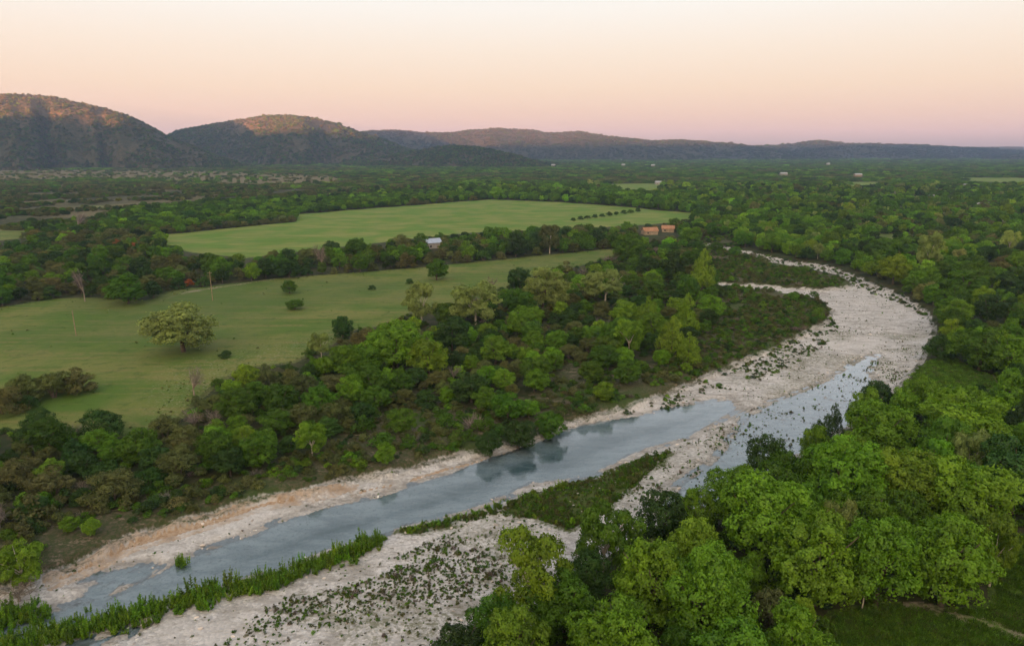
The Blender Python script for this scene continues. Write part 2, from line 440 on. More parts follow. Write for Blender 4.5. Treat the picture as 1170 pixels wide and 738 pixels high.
def ground_material():
    m, t = new_mat('ground_soil_grass_gravel')
    geo = t.add('ShaderNodeNewGeometry').outputs['Position']
    co = geo
    a = lambda n: t.attr(n).outputs['Fac']
    n1 = t.noise(co, .035, 5); n2 = t.noise(co, .22, 5, .6); n3 = t.noise(co, 1.6, 4, .65); n4 = t.noise(co, .009, 3)
    def flow(scale, ang, stretch):
        mp = t.add('ShaderNodeMapping'); t.put(mp.inputs['Vector'], co)
        mp.inputs['Rotation'].default_value = (0, 0, -ang); mp.inputs['Scale'].default_value = (1 / stretch, 1, 1)
        return t.noise(mp.outputs[0], scale, 4, .6)
    fl = flow(.5, R(33), 3); fl2 = flow(1.4, R(33), 2)
    jag = t.math('MULTIPLY', t.math('SUBTRACT', t.math('ADD', t.math('MULTIPLY', n2, .6), t.math('MULTIPLY', n3, .4)), .5), 1.0)
    def mask(name, w=1.0, soft=.12):
        return t.ramp(t.math('ADD', a(name), t.math('MULTIPLY', jag, w)), .5 - soft, .5 + soft)
    # woodland floor: dull green-brown
    floor = t.mix(t.ramp(n2, .38, .62), (.028, .042, .014), (.062, .060, .030))
    floor = t.mix(t.ramp(n1, .5, .7, 0, .6), floor, (.045, .075, .018))
    # brush land: bare pale soil among dead grass and green
    br = t.mix(t.ramp(n3, .4, .62), (.052, .068, .026), (.10, .088, .055))
    br = t.mix(t.ramp(t.math('ADD', t.math('MULTIPLY', fl, .65), t.math('MULTIPLY', n3, .35)), .54, .66, 0, .85), br, (.24, .19, .145))
    br = t.mix(t.ramp(n1, .48, .62, 0, .75), br, (.050, .088, .022))
    c = t.mix(mask('brushland', .9), floor, br)
    # pasture
    stripes = t.noise(t.add('ShaderNodeMapping', {}, Vector=co, Rotation=(0, 0, R(-14)), Scale=(.05, 1, 1)).outputs[0], .35, 3)
    g = t.mix(t.ramp(n1, .38, .62), (.080, .148, .022), (.155, .182, .048))
    g = t.mix(t.math('MULTIPLY', t.ramp(stripes, .48, .62, 0, .8), t.ramp(n2, .38, .58, .1, 1)), g, (.20, .185, .065))
    g = t.mix(t.ramp(n2, .5, .68, 0, .6), g, (.052, .108, .016))
    g = t.mix(t.ramp(n3, .58, .72, 0, .35), g, (.20, .18, .09))
    g = t.mix(t.ramp(n3, .30, .46, .4, 0), g, (.045, .078, .016))
    g = t.mix(t.ramp(n4, .42, .6, 0, .55), g, (.075, .120, .030))
    c = t.mix(mask('pasture', .5), c, g)
    lush = t.mix(t.ramp(n3, .35, .7), (.075, .165, .014), (.130, .205, .026))
    c = t.mix(mask('lush_grass', .5), c, lush)
    far = t.mix(t.ramp(n1, .38, .62), (.115, .215, .030), (.225, .250, .070))
    far = t.mix(t.ramp(stripes, .44, .56, 0, .7), far, (.085, .170, .022))
    c = t.mix(mask('far_pasture', .4), c, far)
    dry = t.mix(t.ramp(n2, .35, .65), (.18, .145, .08), (.125, .125, .055))
    c = t.mix(mask('dry_meadow', .5), c, dry)
    # weedy pale flower patch along the field edge
    fleck = t.ramp(n3, .56, .66, 0, .5)
    c = t.mix(t.math('MULTIPLY', fleck, mask('stony_pasture', 1.0, .3)), c, (.33, .32, .27))
    # gravel: limestone cobbles
    vor = t.add('ShaderNodeTexVoronoi', {'feature': 'F1'}, Scale=2.6); t.put(vor.inputs['Vector'], co)
    vor2 = t.add('ShaderNodeTexVoronoi', {'feature': 'F1'}, Scale=.9); t.put(vor2.inputs['Vector'], co)
    peb = t.add('ShaderNodeSeparateColor', Color=vor.outputs['Color']).outputs[0]
    peb2 = t.add('ShaderNodeSeparateColor', Color=vor2.outputs['Color']).outputs[1]
    gr = t.mix(peb, (.37, .37, .372), (.66, .655, .65))
    gr = t.mix(t.math('MULTIPLY', peb2, .35), gr, (.48, .465, .455))
    gr = t.mix(t.ramp(fl, .48, .64, 0, .7), gr, (.27, .26, .24))
    gr = t.mix(t.ramp(fl2, .56, .68, 0, .7), gr, (.17, .16, .12))
    gr = t.mix(t.ramp(n2, .50, .66, 0, .40), gr, (.29, .285, .275))
    gr = t.mix(t.ramp(n1, .52, .66, 0, .45), gr, (.60, .59, .58))
    gr = t.mix(t.math('MULTIPLY', a('weedy'), t.ramp(n3, .42, .60, .05, .85)), gr, (.11, .12, .045))
    gr = t.mix(t.math('MULTIPLY', a('wet'), .55), gr, t.mix(1.0, gr, (.42, .40, .36), 'MULTIPLY'))
    gm = mask('gravel', .75, .10)
    c = t.mix(gm, c, gr)
    # cut bank: tan clay
    clay = t.mix(t.ramp(n3, .35, .65), (.32, .22, .14), (.47, .37, .275))
    clay = t.mix(t.ramp(n2, .5, .72, 0, .5), clay, (.26, .19, .13))
    c = t.mix(mask('cut_bank', .8), c, clay)
    grs = t.mix(t.ramp(n3, .35, .65), (.045, .078, .016), (.085, .105, .03))
    c = t.mix(mask('grass_bar', 1.3), c, grs)
    # river bed: silt and algae over pale stones
    bed = t.mix(t.ramp(fl, .4, .62), (.40, .43, .43), (.54, .55, .545))
    bed = t.mix(t.ramp(n3, .5, .75, 0, .5), bed, (.13, .145, .10))
    deep = t.mix(t.ramp(fl, .42, .6), (.13, .19, .19), (.22, .275, .275))
    bed = t.mix(t.ramp(a('depth'), .45, 1.0), bed, deep)
    c = t.mix(t.ramp(a('depth'), .0, .22), c, bed)
    tr = t.mix(t.ramp(n3, .4, .6), (.24, .2, .155), (.34, .29, .23))
    c = t.mix(mask('track', .6), c, tr)
    b = t.add('ShaderNodeBsdfPrincipled', Roughness=.92)
    b.inputs['Specular IOR Level'].default_value = .15
    t.put(b.inputs['Base Color'], c)
    hgt = t.math('ADD', t.math('MULTIPLY', n3, .5), t.math('MULTIPLY', t.math('MULTIPLY', vor.outputs['Distance'], gm), -.35))
    bp = t.add('ShaderNodeBump', Strength=.5, Distance=.35, Height=hgt)
    t.put(b.inputs['Normal'], bp.outputs[0])
    t.add('ShaderNodeOutputMaterial', Surface=b)
    return m

me = mesh_from('ground', np.stack([X, Y, Z], 1), F, [ground_material()], smooth=True)
def soft(pg, w=3.0): return np.clip(.5 + sdist(pg, X, Y, 40) / (2 * w), 0, 1)
def put_attr(nm, arr): me.attributes.new(nm, 'FLOAT', 'POINT').data.foreach_set('value', arr.astype(np.float32))
sdf_all = sdist(FLOOD, X, Y, 40)
put_attr('pasture', np.maximum.reduce([soft(p) for p in (FIELD_A, FIELD_C, CLEAR4)]))
put_attr('lush_grass', np.maximum.reduce([soft(p, 2) for p in (CLEAR1, CLEAR2, CLEAR3)]))
put_attr('far_pasture', np.maximum.reduce([soft(p, 5) for p in (FIELD_B, FAR1, FAR2, FAR3, *PATCHES)]))
OLIVES = poly([(-300, 270), (60, 262), (110, 250), (160, 238), (300, 229), (400, 222), (420, 208), (200, 204), (-300, 204)])
put_attr('dry_meadow', np.maximum(np.clip(.5 + sdist(MEADOW, X, Y, 150) / 120, 0, 1), np.clip(.5 + sdist(OLIVES, X, Y, 60) / 100, 0, .42 + .3 * (fbm(X / 60, Y / 60, 2, 45) - .3))))
put_attr('brushland', np.clip(.5 + sdist(BRUSH, X, Y, 30) / 16, 0, 1))
STONY = poly([(255, 405), (330, 392), (390, 375), (430, 372), (375, 400), (330, 418), (270, 424), (240, 446), (205, 480), (175, 470), (180, 420)])
put_attr('stony_pasture', soft(STONY, 8))
put_attr('gravel', np.clip(.5 + sdf_all / 5.0, 0, 1))
leftbank = sstep(-150, -20, -X + 0 * Y) * 0
CUT = poly([(55, 655), (110, 634), (150, 612), (200, 598), (250, 584), (300, 568), (350, 562), (385, 555), (405, 551), (398, 555.5), (350, 568), (300, 576), (250, 594), (200, 609), (150, 623), (110, 642), (60, 664)], -.7)
CUT2 = poly([(405, 556), (450, 547), (490, 534), (520, 526), (560, 516), (605, 502), (610, 507), (560, 522), (520, 533), (490, 542), (450, 553), (405, 564)], -1.0)
put_attr('cut_bank', np.maximum(soft(CUT, 1.2), soft(CUT2, 1.2) * .75))
put_attr('grass_bar', soft(GRASSBAR, 2.5))
def pdist(pts):
    L = [P(u, v) for u, v in pts]; d = np.full(X.shape, 99.0)
    m_ = (Y < 330) & (Y > 100)
    xs, ys_ = X[m_], Y[m_]; dd = np.full(xs.shape, 99.0)
    for (ax, ay), (bx_, by_) in zip(L, L[1:]):
        ex, ey = bx_ - ax, by_ - ay; tt = np.clip(((xs - ax) * ex + (ys_ - ay) * ey) / (ex * ex + ey * ey), 0, 1)
        dd = np.minimum(dd, np.hypot(xs - ax - tt * ex, ys_ - ay - tt * ey))
    d[m_] = dd
    return d
lines = np.zeros(X.shape)
for q_ in ([(160, 476), (154, 460), (150, 446), (151, 430)], [(180, 488), (173, 476), (176, 462)], [(132, 470), (134, 455), (137, 440)], [(164, 424), (171, 416), (178, 409)], [(20, 397), (45, 389), (66, 384)], [(96, 371), (120, 365), (142, 362)],
           [(110, 384), (140, 381), (160, 384)], [(255, 372), (330, 352), (420, 336), (500, 326), (580, 312), (650, 300)], [(258, 376), (333, 356), (423, 340), (503, 330), (583, 316)], [(0, 378), (60, 366), (150, 352), (230, 338), (320, 327), (420, 318)]):
    lines = np.maximum(lines, .60 - .22 * pdist(q_))
lines = np.clip(lines, 0, .56)
MARGIN = poly([(165, 346), (215, 331), (270, 323), (325, 316), (400, 310.5), (400, 312.5), (325, 319), (270, 327), (215, 336), (168, 350)])
put_attr('track', np.maximum(soft(TRACK, 1.0), soft(MARGIN, 3) * .50, lines))
put_attr('weedy', np.clip(soft(WEEDBAR, 6) * sstep(.42, .62, fbm(X / 9, Y / 5, 3, 77)) * .8 + soft(RIFFLE, 4) * .35 + soft(BEND, 6) * .75 * sstep(.40, .60, fbm(X / 12, Y / 9, 3, 78)), 0, 1))
put_attr('wet', np.where(sdf_all > -1, 1 - sstep(.0, .30, Z - ZW), 0))
put_attr('depth', np.where(sdf_all > -1, np.clip((ZW - Z) / .9, 0, 1), 0))
ground = link(bpy.data.objects.new('ground', me)); ground['kind'] = 'structure'

# ------------------------------------------------------------------ water
def water_material():
    m, t = new_mat('river_water')
    co = t.add('ShaderNodeNewGeometry').outputs['Position']
    mp = t.add('ShaderNodeMapping', Vector=co, Rotation=(0, 0, R(-33)), Scale=(.45, 1, 1)).outputs[0]
    n1 = t.noise(mp, 2.2, 4, .6); n2 = t.noise(mp, .25, 3)
    h = t.math('MULTIPLY', n1, t.ramp(n2, .35, .65, .35, 1.0))
    bp = t.add('ShaderNodeBump', Strength=.35, Distance=.05, Height=h)
    gl = t.add('ShaderNodeBsdfGlossy', Color=(.95, .97, 1), Roughness=.05, Normal=bp.outputs[0])
    tr = t.add('ShaderNodeBsdfTransparent', Color=(.78, .88, .92))
    fr = t.add('ShaderNodeFresnel', IOR=1.33, Normal=bp.outputs[0])
    s = t.add('ShaderNodeMixShader', i0=t.math('MULTIPLY', fr.outputs[0], 2.4, clamp=True), i1=tr, i2=gl)
    t.add('ShaderNodeOutputMaterial', Surface=s)
    return m
WX = [p[:, 0] for p in (FLOOD,)][0]
wy = np.concatenate([np.arange(45, 330, 3.0)])
wv, wf = [], []
x0, x1 = -190, 190
wnx = 40
for yy in wy:
    for xx in np.linspace(x0, x1, wnx): wv.append((xx, yy, ZW))
wv = np.array(wv)
ii = np.arange(len(wy) - 1)[:, None] * wnx + np.arange(wnx - 1)[None]
wf = np.stack([ii, ii + 1, ii + wnx + 1, ii + wnx], -1).reshape(-1, 4)
cen = wv[wf].mean(1)
near = np.zeros(len(wf), bool)
for w in WATERS: near |= sdist(w, cen[:, 0], cen[:, 1], 40) > -9
water = link(bpy.data.objects.new('river_water', mesh_from('river_water', wv, wf[near], [water_material()], smooth=True)))
water['kind'] = 'structure'

# ------------------------------------------------------------------ hills
def ridge_interp(pts, px, k):
    a = np.array(pts); return np.interp(px, a[:, 0], a[:, k])
HILLS = []
def hill_material(name, rock, dark=0.0):
    m, t = new_mat(name)
    co = t.add('ShaderNodeNewGeometry').outputs['Position']
    n1 = t.noise(co, .012, 5, .6); n2 = t.noise(co, .09, 4, .7); n3 = t.noise(co, .004, 4)
    c = t.mix(t.ramp(n2, .40, .60), (.040, .050, .018), (.13, .095, .052))
    zz_ = t.add('ShaderNodeSeparateXYZ', Vector=co).outputs[2]
    c = t.mix(t.math('MULTIPLY', t.ramp(zz_, 70, 190, .25, 1), t.ramp(t.math('ADD', t.math('MULTIPLY', n1, .4), t.math('MULTIPLY', n2, .6)), .48, .64, 0, rock)), c, (.27, .185, .125))
    c = t.mix(t.ramp(n3, .45, .6, 0, .5), c, (.05, .055, .022))
    if dark: c = t.mix(dark, c, (.030, .040, .020))
    b = t.add('ShaderNodeBsdfPrincipled', Roughness=.95); b.inputs['Specular IOR Level'].default_value = .1
    t.put(b.inputs['Base Color'], c)
    bp = t.add('ShaderNodeBump', Strength=.5, Distance=4, Height=n2); t.put(b.inputs['Normal'], bp.outputs[0])
    t.add('ShaderNodeOutputMaterial', Surface=b)
    return m
def hill(pts, dr, db, seed, rock, spur=.25, nu=150, nv=50, conv=1.0):
    """pts: skyline of the hill; dr / db: distance of its ridge and of its foot"""
    a = np.array(pts, float)
    us = np.linspace(a[0, 0], a[-1, 0], nu)
    V = []
    vs = np.concatenate([np.linspace(0, 1, nv), np.linspace(1, 2.1, nv // 2)[1:]])
    for u in us:
        py = np.interp(u, a[:, 0], a[:, 1])
        D = np.interp(u, [us[0], us[-1]], dr) ; B = np.interp(u, [us[0], us[-1]], db)
        du = (u - 585) / FPX; dv = (369 - py) / FPX
        d = np.array([du, CP + dv * SP, -SP + dv * CP]); hd = d / d[1]
        zr = max(CAM_Z + hd[2] * D, 2)
        jig = (fbm(np.array([u / 55.0]), np.array([seed * 3.1]), 3, seed)[0] - .5) * (D - B) * 1.1
        for v in vs:
            Yv = B + jig * (1 - v) * 1.0 + (D - B) * v if v <= 1 else D + (D - B) * (v - 1) * 1.2
            t = v if v <= 1 else 2 - v
            prof = math.sin(max(t, -.1) * math.pi / 2) ** 1.25 if t > 0 else t * .3
            Xv = hd[0] * Yv
            V.append((Xv, Yv, zr * prof, zr, t))
    V = np.array(V)
    sc = (D - B)
    n = fbm(V[:, 0] / (sc * .28), V[:, 1] / (sc * .9), 4, seed + 50) - .5
    n2 = fbm(V[:, 0] / 40, V[:, 1] / 40, 3, seed + 70) - .5
    env = np.clip(np.sin(np.clip(V[:, 4], 0, 1) * math.pi), 0, 1)
    V[:, 2] += V[:, 3] * spur * 1.6 * n * env + n2 * 9 * np.clip(V[:, 4], 0.1, 1) - 4
    nvv = len(vs)
    ii = np.arange(nu - 1)[:, None] * nvv + np.arange(nvv - 1)[None]
    Fh = np.stack([ii, ii + nvv, ii + nvv + 1, ii + 1], -1).reshape(-1, 4)
    hm = mesh_from('hill', V[:, :3], Fh, [hill_material('hill_scrubland', rock, (.45 if seed < 4 else .55 if seed == 4 else .65))], smooth=True)
    o = link(bpy.data.objects.new('hill', hm)); o['kind'] = 'structure'
    HILLS.append((o, V[:, :3], Fh))
    return o
hill([(-330, 185), (-200, 150), (-100, 126), (-40, 115), (0, 111), (35, 108), (60, 110), (90, 118), (120, 124), (150, 134), (172, 144), (190, 154), (215, 165), (245, 177), (280, 188), (310, 193)], (2850, 2750), (2150, 2300), 1, .75)
hill([(150, 172), (190, 156), (205, 149), (240, 143), (270, 137), (300, 133.5), (335, 132.5), (365, 137), (390, 144), (412, 151), (440, 160), (470, 171), (500, 180), (530, 186)], (3650, 3600), (2850, 2900), 2, .75)
hill([(370, 190), (420, 182), (460, 175), (495, 169), (515, 166), (545, 167.5), (565, 172), (590, 178), (620, 185), (655, 190)], (3000, 2900), (2550, 2500), 3, .35)
hill([(330, 170), (400, 153), (421, 150), (453, 149), (488, 152.5), (516, 151.5), (541, 148.5), (569, 146.7), (611, 149), (626, 152.7), (645, 152), (663, 150.6), (682, 154.5), (717, 158),
      (745, 161), (774, 160.5), (800, 161), (823, 163), (850, 166), (880, 170), (930, 178)], (5200, 5400), (4250, 4500), 4, .55, .30, 260, 60)
hill([(780, 176), (830, 168), (876, 166.5), (907, 164), (936, 160.5), (967, 164.7), (992, 164.5), (1045, 165.8), (1077, 167.5), (1122, 169.5), (1160, 172), (1250, 176)], (6000, 6300), (5000, 5100), 5, .35, .30, 200, 50)
hill([(800, 184), (830, 175), (850, 171.5), (870, 172), (885, 176), (910, 182)], (5000, 5000), (4600, 4600), 6, .4, .2, 70, 30)
hill([(580, 178), (610, 171), (640, 163.5), (668, 160), (695, 161.5), (725, 166), (765, 171), (805, 179)], (4750, 4750), (4200, 4250), 9, .4, .25, 110, 40)
hill([(880, 180), (915, 172), (950, 168.5), (985, 167), (1015, 169), (1050, 172), (1095, 179)], (5350, 5350), (4750, 4750), 10, .35, .25, 110, 40)
hill([(1000, 172), (1060, 168.5), (1110, 168), (1158, 167.3), (1200, 168), (1300, 167), (1400, 172)], (8200, 8200), (7000, 7000), 7, .3, .25, 120, 40)
hill([(1120, 180), (1180, 174), (1240, 168), (1300, 164), (1400, 160), (1500, 175)], (5200, 5000), (4500, 4400), 8, .4, .25, 100, 40)

# unseen ridge added behind the drone, its crest shaped to shade the valley
SUN_EL, SUN_AZ = R(1.6), R(14)      # azimuth: light travels towards +Y, a little to +X
TR = Vector((math.sin(SUN_AZ), math.cos(SUN_AZ), 0))
want = [(-2600, 2700, 60), (-2080, 2780, 80), (-1850, 2750, 112), (-1600, 2750, 168), (-1450, 3600, 140), (-1150, 3600, 122), (-900, 3600, 130), (-300, 5000, 75), (500, 5000, 80), (1200, 5200, 90), (2400, 5700, 92), (3300, 6000, 100)]
rp = []
for (x, y, z) in want:
    s = (y + 1500) / TR.y
    rp.append((x - TR.x * s, z + math.tan(SUN_EL) * s))
rp.sort()
rp = np.array(rp)
V = []
us = np.linspace(-7000, 4000, 160); vs = np.linspace(-1, 1, 31)
for u in us:
    zr = np.interp(u, rp[:, 0], rp[:, 1]) + 4 * math.sin(u / 130) * math.sin(u / 57 + 1)
    for v in vs: V.append((u, -1500 + 420 * v, zr * math.cos(v * math.pi / 2) ** 1.3 - 3))
V = np.array(V); nvv = len(vs); print('RIDGE', V[:, 2].max())
ii = np.arange(159)[:, None] * nvv + np.arange(nvv - 1)[None]
o = link(bpy.data.objects.new('hill', mesh_from('hill', V, np.stack([ii, ii + nvv, ii + nvv + 1, ii + 1], -1).reshape(-1, 4), [hill_material('hill_scrubland', .5)], smooth=True)))
o['kind'] = 'structure'

# ------------------------------------------------------------------ buildings: (photo x, photo y of the foot, width m, depth m, height m, roof, wall, label)
M_WHITE = plain_mat('white_painted_wall', (.34, .335, .33), .7, .12, .8)
M_TAN = plain_mat('limestone_wall', (.33, .27, .20), .85, .2, 1)
M_BLUE = plain_mat('blue_grey_metal_roof', (.36, .44, .58), .4, .12, .7)
M_TIN = plain_mat('pale_metal_roof', (.36, .38, .41), .5, .12, .7)
M_RUST = plain_mat('orange_tile_roof', (.36, .19, .10), .7, .25, 1)
M_RED = plain_mat('red_boards', (.30, .05, .035), .7, .2, 1)
M_GLASS = plain_mat('dark_window', (.03, .035, .04), .2, .1, 1)
BUILT = []
def house(px, py, w, d, h, roof, wall, label, cat, rz=.3, extra=None):
    if py < 240: w, d = w * .8, d * .8
    x, y = P(px, py); z = float(ground_z(np.array([x]), np.array([y]))[0]) - .1
    BUILT.append((x, y, w, 1.05 if roof is M_RUST else .75 if py > 240 else .45))
    root = link(bpy.data.objects.new(cat.replace(' ', '_'), None)); root.location = (x, y, z); root.rotation_euler.z = rz
    root['label'] = label; root['category'] = cat
    def part(name, V, F, m, par=root):
        o = link(bpy.data.objects.new(name, mesh_from(name, V, F, [m]))); o.parent = par; return o
    Vw = [(-w/2,-d/2,0),(w/2,-d/2,0),(w/2,d/2,0),(-w/2,d/2,0),(-w/2,-d/2,h),(w/2,-d/2,h),(w/2,d/2,h),(-w/2,d/2,h),(-w/2,0,h+d*.3),(w/2,0,h+d*.3)]
    wl = part('wall', *join([(np.array(Vw, float), np.array([(0,1,5,4),(1,2,6,5),(2,3,7,6),(3,0,4,7),(5,6,9,9),(7,4,8,8)]))]), wall) if False else None
    me_ = bpy.data.meshes.new('wall'); me_.from_pydata(Vw, [], [(0,1,5,4),(1,2,6,5),(2,3,7,6),(3,0,4,7),(5,6,9),(7,4,8)]); me_.materials.append(wall)
    wl = link(bpy.data.objects.new('wall', me_)); wl.parent = root
    o_ = .5; t_ = .18; rise = d * .3
    e = d / 2 + o_; ze = h - rise * o_ / (d / 2)
    rv = []
    for xx in (-w/2 - o_, w/2 + o_):
        rv += [(xx, -e, ze + .02), (xx, 0, h + rise + .02), (xx, e, ze + .02), (xx, -e, ze + t_), (xx, 0, h + rise + t_), (xx, e, ze + t_)]
    part('roof', np.array(rv), np.array([(0,6,7,1),(1,7,8,2),(3,4,10,9),(4,5,11,10),(0,3,9,6),(2,8,11,5),(0,1,4,3),(1,2,5,4),(6,9,10,7),(7,10,11,8)]), roof)
    k = max(1, int(w / 4))
    for i in range(k):
        xc = -w/2 + w * (i + .5) / k
        nm = 'door' if i == k // 2 else 'window'
        z0, z1 = (0.02, 2.1) if nm == 'door' else (1.0, 2.1)
        part(nm, *box(xc - .55, -d/2 - .06, z0, xc + .55, -d/2 + .03, z1), M_GLASS if nm == 'window' else M_TAN)
    if extra:
        part('annex', *box(w/2 + .01, -d/2, 0, w/2 + extra, d/2 - 1, h * .75), M_RED)
        part('annex_roof', *box(w/2 - .1, -d/2 - .4, h * .75 + .003, w/2 + extra + .4, d/2 - .6, h * .75 + .2), M_RED)
    return root
house(494, 283, 9.6, 7.2, 3.8, M_BLUE, M_WHITE, 'white farmhouse with blue metal roof and red annex between the two fields', 'house', .5, 5)
house(742, 268, 10.4, 7.2, 3.1, M_RUST, M_TAN, 'low house with orange roof among trees above the gravel channel', 'house', .2)
house(763, 265, 8.8, 6.4, 3.0, M_RUST, M_TAN, 'smaller orange roofed outbuilding to the right of the orange roofed house', 'outbuilding', -.2)
house(752, 211, 13.6, 8.7, 4.2, M_TIN, M_WHITE, 'pale metal barn at the edge of the tan field far beyond', 'barn', .1)
house(1103, 214.5, 11.2, 7.4, 4.2, M_TIN, M_WHITE, 'small white barn in the far woods below the pale strip of field at right', 'barn', .3)
house(1066, 227, 14.9, 6.2, 3.0, M_TIN, M_TAN, 'long low shed with pale roof, left of the other roofs on the far right', 'shed', .1)
house(1122, 237, 14.9, 7.4, 3.5, M_TIN, M_TAN, 'wide pale roofed shed, nearest building in the woods on the far right', 'shed', -.2)
house(1156, 229, 11.2, 7.4, 3.5, M_TIN, M_WHITE, 'white house by the right edge of the far woods', 'house', .4)
house(980, 202, 21.1, 9.9, 4.9, M_TIN, M_TAN, 'long tan farm building beside the far pale clearing', 'farm building', .1)
house(946, 189, 16.1, 11.2, 6.3, M_TIN, M_WHITE, 'distant white house at the foot of the right hand hills', 'house', 0)
house(712, 190, 16.1, 11.2, 5.6, M_TIN, M_WHITE, 'left one of two white specks of houses below the central range', 'house', .2)
house(746, 190.5, 16.1, 11.2, 5.6, M_TIN, M_WHITE, 'right one of two white specks of houses below the central range', 'house', -.2)
house(895, 200.5, 21.1, 9.9, 4.9, M_TIN, M_WHITE, 'pale roofed distant house left of the long tan farm building', 'house', .1)
house(632, 190.5, 18.6, 11.2, 6.3, M_TIN, M_WHITE, 'distant white house just right of the small dark hill', 'house', .1)

